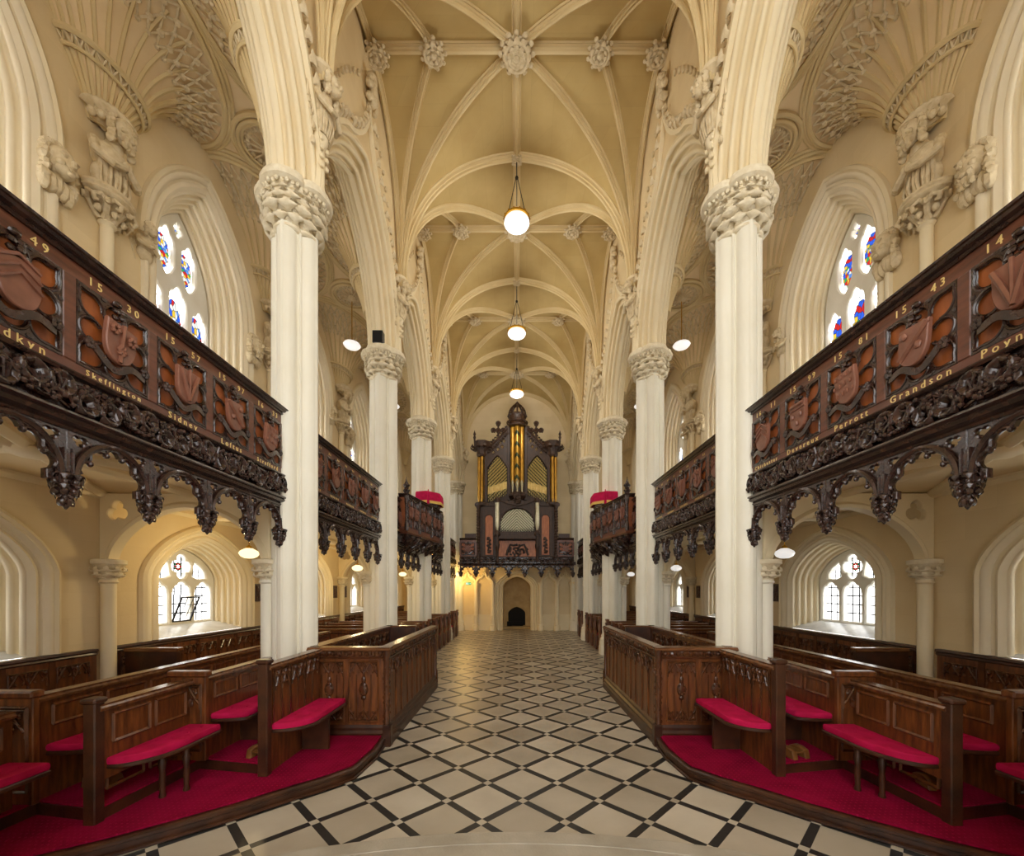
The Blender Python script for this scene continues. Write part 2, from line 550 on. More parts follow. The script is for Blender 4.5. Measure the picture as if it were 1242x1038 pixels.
    def build(s, name, mt, parent=None, loc=None, smooth=38, label=None, org=None):
        if org:
            s.xf(lambda p: (p[0] - org[0], p[1] - org[1], p[2] - org[2]))
        o = bpy.data.objects.new(name, s.mesh(name, mt, smooth))
        COL.objects.link(o)
        if loc:
            o.location = loc
        if parent:
            o.parent = parent
        if label:
            o['label'] = label
        return o

def fill(loops, ext=0.0, bev=0.0, bres=0):
    """filled 2D outlines (first outer, further ones holes) as verts, faces; thickness along z"""
    cu = bpy.data.curves.new('outline', 'CURVE')
    cu.dimensions = '2D'
    cu.fill_mode = 'BOTH'
    cu.extrude = max(0, ext - bev)
    cu.bevel_depth = bev
    cu.bevel_resolution = bres
    cu.offset = -bev
    for lp in loops:
        sp = cu.splines.new('POLY')
        sp.points.add(len(lp) - 1)
        for i, p in enumerate(lp):
            sp.points[i].co = (p[0], p[1], 0, 1)
        sp.use_cyclic_u = True
    ob = bpy.data.objects.new('outline', cu)
    me = bpy.data.meshes.new_from_object(ob)
    v = [tuple(p.co) for p in me.vertices]
    f = [tuple(p.vertices) for p in me.polygons]
    bpy.data.objects.remove(ob)
    bpy.data.curves.remove(cu)
    bpy.data.meshes.remove(me)
    return v, f

def text_mesh(txt, size, ext=0.003, sx=1.0, sp=1.3):
    cu = bpy.data.curves.new('lettering', 'FONT')
    cu.body = txt
    cu.size = size
    cu.extrude = ext
    cu.align_x = 'CENTER'
    cu.align_y = 'CENTER'
    cu.space_character = sp
    cu.resolution_u = 2
    ob = bpy.data.objects.new('lettering', cu)
    me = bpy.data.meshes.new_from_object(ob)
    v = [(p.co[0] * sx, p.co[1], p.co[2]) for p in me.vertices]
    f = [tuple(p.vertices) for p in me.polygons]
    bpy.data.objects.remove(ob)
    bpy.data.curves.remove(cu)
    bpy.data.meshes.remove(me)
    return v, f

# ------------------------------------------------------------------ naming
def thing(name, label, cat, loc=(0, 0, 0), rotz=0.0, group=None):
    o = bpy.data.objects.new(name, None)
    o.empty_display_size = 0.1
    COL.objects.link(o)
    o.location = loc
    o.rotation_euler = (0, 0, rotz)
    o['label'] = label
    o['category'] = cat
    if group:
        o['group'] = group
    return o

def tag(o, label, cat, group=None, kind=None):
    o['label'] = label
    o['category'] = cat
    if group:
        o['group'] = group
    if kind:
        o['kind'] = kind
    return o

def structure(o):
    o['kind'] = 'structure'
    return o

def sroot(name, loc=(0, 0, 0)):
    o = bpy.data.objects.new(name, None)
    COL.objects.link(o)
    o.location = loc
    o['kind'] = 'structure'
    return o

KIDS = {}
def kids(o):
    return [c for c in COL.objects if c.parent == o]

def dup(root, loc=None, rotz=None, label=None, group=None, mirror=False):
    r = root.copy()
    COL.objects.link(r)
    if loc is not None:
        r.location = loc
    if rotz is not None:
        r.rotation_euler = (0, 0, rotz)
    if mirror:
        r.scale = (-root.scale[0], root.scale[1], root.scale[2])
    if label:
        r['label'] = label
    if group:
        r['group'] = group
    for ch in list(root.children):
        c = ch.copy()
        COL.objects.link(c)
        c.parent = r
        for g in list(ch.children):
            d = g.copy()
            COL.objects.link(d)
            d.parent = c
    return r

# ------------------------------------------------------------------ shared outlines
def arch2(a, h, n=14):
    """two-centred pointed arch, right springing (a,0) over (0,h) to (-a,0)"""
    c = (h * h - a * a) / (2 * a)
    R = a + c
    A = atan2(h, c)
    right = [(-c + R * cos(A * i / n), R * sin(A * i / n)) for i in range(n + 1)]
    right[-1] = (0, h)
    return right + [(-x, z) for x, z in reversed(right[:-1])]

def arch4(a, h, n=14, p=1.5, q=0.58):
    right = []
    for i in range(n + 1):
        x = a * cos(pi / 2 * i / n)
        right.append((x, h * (1 - (max(0, x / a)) ** p) ** q))
    right[-1] = (0, h)
    return right + [(-x, z) for x, z in reversed(right[:-1])]

def circle(cx, cy, r, n=24, a0=0.0):
    return [(cx + r * cos(a0 + 2 * pi * i / n), cy + r * sin(a0 + 2 * pi * i / n)) for i in range(n)]

def multifoil(cx, cy, rx, ry, lobes, depth, n=8, a0=0.0):
    """closed outline of round lobes with inward cusps"""
    pts = []
    N = lobes * n
    for i in range(N):
        th = 2 * pi * i / N + a0
        f = abs(sin(lobes * (th - a0) / 2))
        k = 1 - depth * (1 - f ** 0.75)
        pts.append((cx + rx * k * cos(th), cy + ry * k * sin(th)))
    return pts

# ------------------------------------------------------------------ building dimensions
W = 2.71            # nave column line
S = 3.35            # bay length
YC = [5.03 + S * k for k in range(-2, 4)]       # columns: two behind/beside the camera, four in view
YEND = 18.55        # far wall
XW = 5.06           # aisle wall face
XN, XA = 2.43, 2.99 # nave and aisle faces of the arcade wall
SIDE = {-1: 'left', 1: 'right'}
ORD = ['nearest', 'second', 'third', 'fourth', 'fifth']
# ================================================================== FLOOR
mb = MB()
mb.grid([[(-5.3, -3, 0), (5.3, -3, 0)], [(-5.3, 21.2, 0), (5.3, 21.2, 0)]])
mb.build('floor', M['floor'])['kind'] = 'structure'

# chancel step: a curved stone step the photograph is taken from
mb = MB()
R0, cyy = 5.0, -2.14
out = []
for i in range(41):
    a = radians(40 + 100 * i / 40)
    out.append((R0 * cos(a), R0 * sin(a)))
prof = [(-0.05, 0.0), (-0.05, 0.075), (0.0, 0.085), (0.012, 0.115), (0.0, 0.15), (-0.13, 0.152), (-0.133, 0.146), (-0.139, 0.146), (-0.142, 0.152), (-1.2, 0.152), (-3.2, 0.152)]
rows = []
for r, z in prof:
    rows.append([((R0 + r) / R0 * x, (R0 + r) / R0 * y + cyy, z) for x, y in out])
mb.grid(rows)
mb.build('trim_1', M['step'])['kind'] = 'structure'

# ================================================================== NAVE VAULT
VX0, VZ0, VZ1 = 2.37, 7.95, 10.66
def gz(h, b):
    return (1 - b) * (1 - (1 - h) ** 2.6) ** 0.45 + b * h
NS = 22
HS = [1 - cos(pi / 2 * k / NS) for k in range(NS)] + [1.0]
HS[1] = HS[2] * 0.4
def rib_curve(x0, y0, x1, y1, b):
    return [(x0 + (x1 - x0) * h, y0 + (y1 - y0) * h, VZ0 + (VZ1 - VZ0) * gz(h, b)) for h in HS]
BAYS = [(YC[i], YC[i + 1]) for i in range(5)] + [(YC[5], YC[5] + S)]     # bay -1, 0, 1, 2, 3, 4
ceiling = sroot('ceiling')
TX = 1.36
ribprof = [(-0.10, 0.03), (-0.098, -0.012), (-0.078, -0.03), (-0.06, -0.02), (-0.048, -0.045), (-0.05, -0.075), (-0.026, -0.085), (-0.026, -0.135), (0, -0.155),
           (0.026, -0.135), (0.026, -0.085), (0.05, -0.075), (0.048, -0.045), (0.06, -0.02), (0.078, -0.03), (0.098, -0.012), (0.10, 0.03)]
web = MB()
web.uv = []
rib = MB()
def rib_sweep(c, scale=1.0):
    a, b = Vector(c[0]), Vector(c[-1])
    d = (b - a)
    side = Vector((d.y, -d.x, 0)).normalized()
    # sweep's v axis is tangent x side: pointing into the web for a rising rib
    rib.sweep(c, [(u * scale, -v * scale) for u, v in ribprof], ref=side, caps=False)
def web_patch(A, B, n=5):
    rows = []
    o = len(web.v)
    L = 0
    for k in range(len(A)):
        a, b = Vector(A[k]), Vector(B[k])
        if k:
            L += (a - Vector(A[k - 1])).length
        for j in range(n + 1):
            p = a.lerp(b, j / n)
            web.v.append(tuple(p))
            web.uv.append(((p.x + p.y * 0.9) * 1.0, L))
    for k in range(len(A) - 1):
        for j in range(n):
            q = o + k * (n + 1) + j
            web.f.append((q, q + 1, q + n + 2, q + n + 1))
done = set()
for y0, y1 in BAYS:
    ym = (y0 + y1) / 2
    for sx in (-1, 1):
        for yc in (y0, y1):
            tr = rib_curve(sx * VX0, yc, 0, yc, 0.10)
            di = rib_curve(sx * VX0, yc, 0, ym, 0.05)
            ti = rib_curve(sx * VX0, yc, sx * TX, ym, 0.05)
            wa = rib_curve(sx * VX0, yc, sx * VX0, ym, 0.04)
            web_patch(tr, di)
            web_patch(di, ti)
            web_patch(ti, wa)
            for c, k in ((tr, 0.85), (di, 0.72), (ti, 0.66), (wa, 0.6)):
                key = tuple(round(q, 2) for q in c[0] + c[-1])
                if key not in done:
                    done.add(key)
                    rib_sweep(c, k)
    rib.sweep([(-VX0, ym, VZ1), (VX0, ym, VZ1)], [(u * .8, v * .8) for u, v in ribprof], ref=(0, 1, 0), caps=False)
rib.sweep([(0, BAYS[0][0], VZ1), (0, BAYS[-1][1], VZ1)], [(u * .8, -v * .8) for u, v in ribprof], ref=(1, 0, 0), caps=False)
o = web.build('vault_web', M['vault'], ceiling, smooth=12)
o['kind'] = 'structure'
o = rib.build('vault_ribs', M['rib'], ceiling)
o['kind'] = 'structure'

# ================================================================== ARCADE WALLS
ZSP = 6.58
A0, AH = 1.375, 2.00
_c = (AH * AH - A0 * A0) / (2 * A0)
def arc_off(r, n=18):
    R = A0 + _c + r
    return arch2(A0 + r, sqrt(R * R - _c * _c), n)
def orders(p, q, cycles, roll, hollow, n=7):
    """stepped moulding along the chamfer p->q: round rolls between deep hollows, standing out along the chamfer's normal"""
    L = sqrt((q[0] - p[0]) ** 2 + (q[1] - p[1]) ** 2)
    tx, ty = (q[0] - p[0]) / L, (q[1] - p[1]) / L
    nx, ny = ty, -tx
    pts = []
    for c in range(cycles):
        for i in range(n + 1):
            s = (c + .56 * (.5 - .5 * cos(pi * i / n))) / cycles
            d = roll * sin(pi * i / n)
            pts.append((p[0] + tx * L * s + nx * d, p[1] + ty * L * s + ny * d))
        for i in range(1, n):
            s = (c + .56 + .44 * (.5 - .5 * cos(pi * i / n))) / cycles
            d = -hollow * sin(pi * i / n)
            pts.append((p[0] + tx * L * s + nx * d, p[1] + ty * L * s + ny * d))
    pts.append(q)
    return pts
half = [(2.43, .30)] + orders((2.43, .275), (2.67, .0), 3, .040, .048)
aprof = half + [(2.71, -.012)] + [(5.42 - x, r) for x, r in reversed(half)]
def ogee(a, z0, zc, ztop, n=14):
    """half of an ogee gable from (a,z0) rising to (0,ztop)"""
    pts = []
    for i in range(n + 1):
        t = i / n
        # round shoulder then reverse curve to the tip
        x = a * (1 - t) ** 0.62 if t < 1 else 0
        x = a * (1 - t ** 1.7) * (1 - 0.28 * sin(pi * t) ** 2 * t)
        pts.append((x, z0 + (ztop - z0) * (0.62 * sin(pi / 2 * t) + 0.38 * t ** 2.6)))
    pts[-1] = (0, ztop)
    return pts
for sx in (-1, 1):
    root = structure(sroot('wall_nave_%s' % SIDE[sx]))
    face, arch, hood, leaf = MB(), MB(), MB(), MB()
    for y0, y1 in BAYS:
        ym = (y0 + y1) / 2
        rows = []
        for x, r in aprof:
            rows.append([(sx * x, ym + y, ZSP + z) for y, z in arc_off(r)])
        arch.grid(rows)
        for x, r, zt in ((XN, .30, 10.95), (XA, .30, 9.1)):
            c = arc_off(r)
            face.grid([[(sx * x, ym + y, ZSP + z) for y, z in c], [(sx * x, ym + y, zt) for y, z in c]])
            face.grid([[(sx * x, ym + s * 1.66, ZSP), (sx * x, ym + s * 1.675, ZSP)] for s in (1,)] and [[(sx * x, ym + 1.66, ZSP), (sx * x, ym + 1.66, zt)], [(sx * x, ym + 1.675, ZSP), (sx * x, ym + 1.675, zt)]])
            face.grid([[(sx * x, ym - 1.66, ZSP), (sx * x, ym - 1.66, zt)], [(sx * x, ym - 1.675, ZSP), (sx * x, ym - 1.675, zt)]])
        if y1 < 3:
            continue
        # ogee hood with crockets on the nave face
        hp = [(-.03, 0), (-.03, .035), (0, .055), (.03, .035), (.03, 0)]
        c = arc_off(.335)
        og = []
        base = [p for p in c[:len(c) // 2 + 1] if p[1] < 1.95]
        tipz = 3.05
        x_l, z_l = base[-1]
        ext = [(x_l * (1 - t) ** 1.5, z_l + (tipz - z_l) * (t ** 1.25)) for t in [k / 7 for k in range(1, 8)]]
        right = base + ext
        full = right + [(-y, z) for y, z in reversed(right[:-1])]
        path = [(sx * (XN - 0.01), ym + y, ZSP + z) for y, z in full]
        hood.sweep(path, [(-sx * 0.05, -.03), (-sx * 0.05, .03), (0, .05), (sx * .05, .03), (sx * .05, -.03)], ref=(1, 0, 0))
        # crockets
        for k in range(6, len(full) - 6, 1):
            y, z = full[k]
            if z < 0.7:
                continue
            ty, tz = full[k + 1][0] - full[k - 1][0], full[k + 1][1] - full[k - 1][1]
            ln = sqrt(ty * ty + tz * tz) or 1
            ny, nz = -tz / ln, ty / ln
            if ny * y < 0:
                ny, nz = -ny, -nz
            if abs(y) < 0.02:
                ny, nz = 0, 1
            leaf.leaf((sx * (XN - .05), ym + y + ny * .03, ZSP + z + nz * .03), (0, ny * 0.8, nz * 0.8 + 0.4), (-sx, 0, 0), 0.15, curl=0.9, wid=0.6)
            leaf.blob((sx * (XN - .07), ym + y + ny * .11, ZSP + z + nz * .11 + .02), (.035, .045, .04), seg=7, rings=5)
        # poppy-head finial
        zf = ZSP + tipz
        hood.tube([(sx * (XN - .03), ym, zf - .1), (sx * (XN - .03), ym, zf + .2)], .035, 8)
        for zz, rr in ((zf + .12, .13), (zf + .30, .16), (zf + .46, .10)):
            for k in range(7):
                a = 2 * pi * k / 7
                leaf.blob((sx * (XN - .06 - .05 * abs(cos(a))), ym + rr * sin(a), zz + .04 * cos(2 * a)), (.05, .055, .06), seg=7, rings=5)
            leaf.blob((sx * (XN - .09), ym, zz), (.07, .08, .09), seg=8, rings=5)
        # leafy string of carving rising beside the wall rib
        for k in range(16):
            z = 7.15 + k * .17
            for s in (-1, 1):
                yy = ym + s * (1.52 - 1.45 * max(0, (k - 2) / 15) ** 2.0)
                leaf.blob((sx * (XN - .02), yy, z), (.03, .035, .05), seg=6, rings=4)
    structure(face.build('wall_face', M['wall'], root, smooth=0))
    structure(arch.build('arch_moulding', M['arch'], root))
    structure(hood.build('hood_mould', M['arch'], root))
    structure(leaf.build('crockets', M['carved'], root))

# ================================================================== AISLE WALLS AND WINDOWS
LOW = dict(a=0.90, sill=1.13, sp=1.98, h=0.65, depth=0.42, inset=0.20, frame=.22)
UPP = dict(a=0.94, sill=4.30, sp=6.62, h=1.62, depth=0.48, inset=0.30, frame=.22)
def win_outline(w, r=0.0, n=14):
    """open outline in (y,z) from the right foot over the arch to the left foot, r taken inwards"""
    a = w['a'] - r
    h = w['h'] - r * (0.75 if w is LOW else 1.05)
    arc = arch4(a, h, n) if w is LOW else arch2(a, h, n)
    return [(a, w['sill'])] + [(y, w['sp'] + z) for y, z in arc] + [(-a, w['sill'])]
def splay_profile(w, steps=5):
    fr = w['frame']
    pts = [(.0, -fr), (-.05, -fr * .97), (-.065, -fr * .82), (-.05, -fr * .66), (-.015, -fr * .60), (-.008, -fr * .44), (-.03, -fr * .36), (-.04, -fr * .22), (-.02, -fr * .1), (0, 0)]
    D, I = w['depth'], w['inset']
    pts += [(d, i) for i, d in [(q[1], q[0]) for q in orders((0.0, 0.0), (D, I), 5, -.026, -.036)]][1:]
    return pts
def lancet(cx, z0, z1, hw, cusp=0.0, n=8, hfrac=1.15):
    """closed outline of a small light with a pointed, cusped head"""
    sp = z1 - hw * hfrac
    arc = arch2(hw, hw * hfrac, n)
    pts = [(cx + hw, z0)]
    m = len(arc)
    for i, (y, z) in enumerate(arc):
        t = i / (m - 1)
        k = 1 - cusp * (1 - abs(sin(3 * pi * t)) ** 0.6) if 0.05 < t < 0.95 else 1
        pts.append((cx + y * k, sp + z * k))
    return pts + [(cx - hw, z0)]
wall_bays = {-1: [], 1: []}
wno = 0
bayname = ['nearest', 'second', 'third', 'fourth', 'fifth']
for sx in (-1, 1):
    root = structure(sroot('wall_%s' % SIDE[sx]))
    face = MB()
    for b, (y0, y1) in enumerate(BAYS):
        ym = (y0 + y1) / 2
        has = 1 <= b <= 5
        y1e = YEND + .1 if b == 5 else y1
        y0e = -2.5 if b == 0 else y0
        outer = [(y0e, 0), (y1e, 0), (y1e, 9.1), (y0e, 9.1)]
        loops = [outer]
        if has:
            loops += [[(ym + y, z) for y, z in win_outline(LOW)], [(ym + y, z) for y, z in win_outline(UPP)]]
        v, f = fill(loops)
        face.add(v, f, lambda p: (sx * XW, p[0], p[1]))
        if not has:
            continue
        for w, lev in ((LOW, 'lower'), (UPP, 'upper')):
            wno += 1
            wr = structure(sroot('window_%d' % wno, (sx * XW, ym, w['sill'])))
            org = (sx * XW, ym, w['sill'])
            wr['label'] = '%s %s aisle window with white stone tracery, %s bay from the camera' % (SIDE[sx], lev, bayname[b - 1])
            # splayed reveal
            m = MB()
            rows = []
            for d, i in splay_profile(w):
                rows.append([(sx * (XW + d), ym + y, max(z, w['sill'] - .02)) for y, z in win_outline(w, i)])
            m.grid(rows)
            structure(m.build('splay', M['splay'], wr, org=org, smooth=50))
            # hood mould over the arch
            m = MB()
            hpath = [(sx * XW, ym + y, z) for y, z in win_outline(w, -w['frame'] - .03)]
            if lev == 'upper':
                hpath = [p for p in hpath if p[2] > w['sp'] - .02]
            m.sweep(hpath, [(sx * .02, -.05), (-sx * .045, -.045), (-sx * .075, -.01), (-sx * .05, .03), (sx * .0, .045), (sx * .02, .03)], ref=(1, 0, 0))
            structure(m.build('hood_mould', M['arch'], wr, org=org))
            # sill
            m = MB()
            gx = XW + w['depth']
            ia = w['a'] - w['inset']
            zs_in = w['sill'] + (0.16 if lev == 'lower' else 0.10)
            m.grid([[(sx * (XW - .02), ym - w['a'], w['sill'] + .005), (sx * (XW - .02), ym + w['a'], w['sill'] + .005)],
                    [(sx * gx, ym - ia - .12, zs_in), (sx * gx, ym + ia + .12, zs_in)]])
            structure(m.build('window_sill', M['sill'], wr, org=org))
            # tracery and panes
            outl = win_outline(w, w['inset'] - 0.02)
            outl = [(y, z) for y, z in outl]
            ztop = w['sp'] + w['h'] - w['inset'] * (0.75 if w is LOW else 1.05)
            loops = [outl]
            panes = MB()
            panes.uv = []
            def pane(cx, hw, z0, z1):
                o = len(panes.v)
                panes.v += [(sx * (gx + .05), ym + cx - hw, z0), (sx * (gx + .05), ym + cx + hw, z0), (sx * (gx + .05), ym + cx + hw, z1), (sx * (gx + .05), ym + cx - hw, z1)]
                panes.uv += [(0, 0), (1, 0), (1, 1), (0, 1)]
                panes.f.append((o, o + 1, o + 2, o + 3))
            if lev == 'lower':
                open_case = (sx == -1 and b == 2)
                for cx in (-.455, 0, .455):
                    loops.append(lancet(cx, zs_in + .02, 1.96, .185, .16, 14))
                    if not (open_case and cx == 0):
                        pane(cx, .2, zs_in, 2.0)
                    else:
                        pane(cx, .2, 1.74, 2.0)
                loops.append(multifoil(0, 2.205, .20, .20, 4, .36, 8, pi / 4))
                loops.append([(-.22, 2.05), (-.33, 2.01), (-.52, 2.02), (-.50, 2.12), (-.42, 2.20), (-.27, 2.29), (-.245, 2.2)])
                loops.append([(.22, 2.05), (.245, 2.2), (.27, 2.29), (.42, 2.20), (.50, 2.12), (.52, 2.02), (.33, 2.01)])
                pane(-.38, .17, 2.0, 2.32)
                pane(.38, .17, 2.0, 2.32)
                pane(0, .21, 2.0, 2.42)
                gl = M['pane_low']
            else:
                for cx in (-.455, 0, .455):
                    loops.append(lancet(cx, zs_in + .03, 6.74 if cx == 0 else 6.62, .165, .2, 14, 1.7))
                    pane(cx, .18, zs_in + 1.0, 6.78)
                for cx in (-.222, .222):
                    up = lancet(cx, 7.00, 7.56, .145, .2, 14, 1.8)
                    up = [(y, z) for y, z in up] + [(cx - .08, 6.88), (cx, 6.80), (cx + .08, 6.88)]
                    loops.append(up)
                    pane(cx, .16, 6.785, 7.58)
                loops.append(multifoil(0, 7.66, .085, .12, 4, .38, 8, pi / 4))
                pane(0, .10, 7.585, 7.79)
                gl = M['pane_up'][(b + (sx > 0) * 2) % 4]
            v, f = fill(loops, .05, .018)
            m = MB()
            m.add(v, f, lambda p: (sx * (gx + .01 - p[2]), ym + p[0], p[1]))
            structure(m.build('tracery', M['white'], wr, org=org))
            # frame of wall around the tracery so no gap shows
            m = MB()
            structure(panes.build('stained_glass' if lev == 'upper' else 'pane', gl, wr, org=org, smooth=0))
            if lev == 'lower':
                # six-petalled coloured flower in the quatrefoil
                m, m2 = MB(), MB()
                for k in range(6):
                    a = 2 * pi * k / 6
                    m.blob((sx * (gx + .03), ym + .045 * cos(a), 2.205 + .045 * sin(a)), (.006, .022, .022), seg=10, rings=6)
                    a += pi / 6
                    m2.blob((sx * (gx + .03), ym + .062 * cos(a), 2.205 + .062 * sin(a)), (.005, .018, .018), seg=8, rings=6)
                if 'petal_r' not in M:
                    M['petal_r'] = emit('red_daylit_glass', srgb(190, 40, 30), .8)
                    M['petal_g'] = emit('green_daylit_glass', srgb(20, 120, 70), .7)
                structure(m.build('red_petals', M['petal_r'], wr, org=org))
                structure(m2.build('green_petals', M['petal_g'], wr, org=org))
                if open_case:
                    # tilted casement in the middle light and the bright pane behind it
                    c = MB()
                    v, f = fill([[(-.19, 0), (.19, 0), (.19, .44), (-.19, .44)], [(-.165, .025), (.165, .025), (.165, .415), (-.165, .415)]], .012, .004)
                    c.add(v, f)
                    for q in (-.06, .06):
                        c.box(q - .004, q + .004, .02, .42, -.004, .004)
                    for q in (.15, .29):
                        c.box(-.17, .17, q - .004, q + .004, -.004, .004)
                    ang = radians(22)
                    c.xf(lambda p: (sx * (gx - .02 - p[1] * sin(ang) - p[2]), ym + p[0], zs_in + .02 + p[1] * cos(ang)))
                    structure(c.build('open_casement', M['iron'], wr, org=org))
                    c = MB()
                    c.uv = [(0, 0), (1, 0), (1, .6), (0, .6)]
                    c.v = [(sx * (gx + .06), ym - .2, zs_in), (sx * (gx + .06), ym + .2, zs_in), (sx * (gx + .06), ym + .2, 1.74), (sx * (gx + .06), ym - .2, 1.74)]
                    c.f = [(0, 1, 2, 3)]
                    structure(c.build('pane', M['pane_low'], wr, org=org, smooth=0))
    structure(face.build('wall_face', M['wall'], root, smooth=0))
    # string courses on the aisle wall at gallery soffit
    st = MB()
    st.sweep([(sx * XW, -2, 2.98), (sx * XW, YEND, 2.98)], [(0, -.06), (-sx * .05, -.05), (-sx * .07, 0), (-sx * .04, .03), (0, .04)], ref=(1, 0, 0), caps=False)
    structure(st.build('cornice', M['arch'], root))

# ================================================================== AISLE SOFFITS, GALLERY FLOORS, UPPER CEILINGS
for sx in (-1, 1):
    g = MB()
    g.box(sx * 2.80 if sx > 0 else -XW, XW if sx > 0 else -2.80, -2.0, YEND, 3.02, 3.16)
    structure(g.build('floor_gallery_%s' % SIDE[sx], M['pew_dark'], smooth=0))
    root = structure(sroot('ceiling_aisle_%s' % SIDE[sx]))
    g = MB()
    g.grid([[(sx * 2.80, -2, 3.012), (sx * XW, -2, 3.012)], [(sx * 2.80, YEND, 3.012), (sx * XW, YEND, 3.012)]])
    structure(g.build('soffit', M['wall'], root, smooth=0))
    g = MB()
    up = MB()
    up.grid([[(sx * XA, -2, 9.02), (sx * XW, -2, 9.02)], [(sx * XA, YEND, 9.02), (sx * XW, YEND, 9.02)]])
    rp = [(-.05, .02), (-.05, -.02), (-.025, -.05), (0, -.06), (.025, -.05), (.05, -.02), (.05, .02)]
    def straight(m, p, q, k=1.0):
        d = (Vector(q) - Vector(p)).normalized()
        side = Vector((0, 0, 1)).cross(d)
        m.sweep([p, q], [(u * k, v * k) for u, v in rp], ref=side, caps=False)
    def straight(m, p, q, k=1.0):
        d = (Vector(q) - Vector(p)).normalized()
        up_ = Vector((0, 0, -1))
        side = d.cross(up_)
        A, B = Vector(p), Vector(q)
        rows = [[A + side * u * k + up_ * (-v) * k for u, v in rp], [B + side * u * k + up_ * (-v) * k for u, v in rp]]
        m.grid(rows)
    for y0, y1 in BAYS:
        ym = (y0 + y1) / 2
        xm = (2.85 + XW) / 2
        for a, c in (((sx * 2.85, y0), (sx * XW, y1)), ((sx * XW, y0), (sx * 2.85, y1)), ((sx * xm, y0), (sx * xm, y1)), ((sx * 2.85, ym), (sx * XW, ym))):
            straight(g, (a[0], a[1], 3.0), (c[0], c[1], 3.0))
        g.blob((sx * xm, ym, 2.96), (.16, .16, .06), seg=14, rings=6, lump=.06)
        for q in ((sx * 2.95, y0), (sx * (XW - .1), y0)):
            g.blob((q[0], q[1] + .2, 2.96), (.1, .1, .05), seg=10, rings=5)
    structure(g.build('soffit_ribs', M['arch'], root))
    structure(up.build('upper_panel', M['fan'], root, smooth=0))

    # ---- fan vaulting
    fan, frib, lat = MB(), MB(), MB()
    Amax, Bmax = 1.60, 0.98
    def rho_z(t):
        """t 0..1 from corbel to rim -> (rho, z)"""
        if t < 0.36:
            q = t / 0.36
            return 0.10 + 0.20 * q ** 1.5, 7.40 + 0.62 * q
        q = (t - 0.36) / 0.64
        return 0.30 + 0.70 * (q ** 1.25), 8.03 + 0.94 * (1 - (1 - q) ** 1.7)
    def fpt(cx, cy, dx, th, rho, z, out=0.0):
        return (cx + dx * (Bmax * rho + out) * cos(th), cy + (Amax * rho + out) * sin(th), z)
    TS = [k / 9 * 0.36 for k in range(10)] + [0.36 + k / 14 * 0.64 for k in range(1, 15)]
    for yc in YC[1:] + [YC[-1] + S]:
        for cx, dx in ((sx * XW, -sx), (sx * XA, sx)):
            fan.grid([[fpt(cx, yc, dx, -pi / 2 + pi * k / 28, *rho_z(t)) for k in range(29)] for t in TS])
            for k in range(15):
                th = -pi / 2 + pi * k / 14
                path = [fpt(cx, yc, dx, th, rho_z(t)[0], rho_z(t)[1] - .012) for t in TS if t <= 0.88]
                frib.tube(path, .024, 5)
            # crest: projecting band with small battlements and pierced panel
            rho, z = 0.305, 8.02
            ring = [fpt(cx, yc, dx, -pi / 2 + pi * k / 28, rho, z, .03) for k in range(29)]
            frib.tube(ring, .034, 6)
            ring = [fpt(cx, yc, dx, -pi / 2 + pi * k / 28, rho - .03, z - .11, .015) for k in range(29)]
            frib.tube(ring, .02, 6)
            for k in range(28):
                a, b2 = -pi / 2 + pi * k / 28, -pi / 2 + pi * (k + 1) / 28
                lat.tube([fpt(cx, yc, dx, a, rho - .03, z - .11, .015), fpt(cx, yc, dx, b2, rho, z, .03)] if k % 2 else [fpt(cx, yc, dx, b2, rho - .03, z - .11, .015), fpt(cx, yc, dx, a, rho, z, .03)], .011, 4)
            # tracery band below the rim: crossing bars with leaf bosses
            NB = 22
            for lo, hi in ((.66, .82), (.82, .97)):
                for k in range(NB):
                    a, b2 = -pi / 2 + pi * k / NB, -pi / 2 + pi * (k + 1) / NB
                    r0, z0_ = rho_z(lo)
                    r1, z1_ = rho_z(hi)
                    p00, p01 = fpt(cx, yc, dx, a, r0, z0_ - .015), fpt(cx, yc, dx, b2, r0, z0_ - .015)
                    p10, p11 = fpt(cx, yc, dx, a, r1, z1_ - .015), fpt(cx, yc, dx, b2, r1, z1_ - .015)
                    lat.tube([p00, p11], .016, 4)
                    lat.tube([p01, p10], .016, 4)
                    mid = [sum(q) / 4 for q in zip(p00, p01, p10, p11)]
                    lat.blob((mid[0], mid[1], mid[2] - .02), (.045, .045, .03), seg=6, rings=4)
                    lat.blob((p00[0], p00[1], p00[2] - .01), (.032, .032, .025), seg=6, rings=4)
            # rim mouldings
            for ex, zz, rr in ((0.0, 8.955, .035), (.055, 8.985, .03), (.11, 9.005, .028)):
                frib.tube([fpt(cx, yc, dx, -pi / 2 + pi * k / 36, 1.0, zz, ex) for k in range(37)], rr, 6)
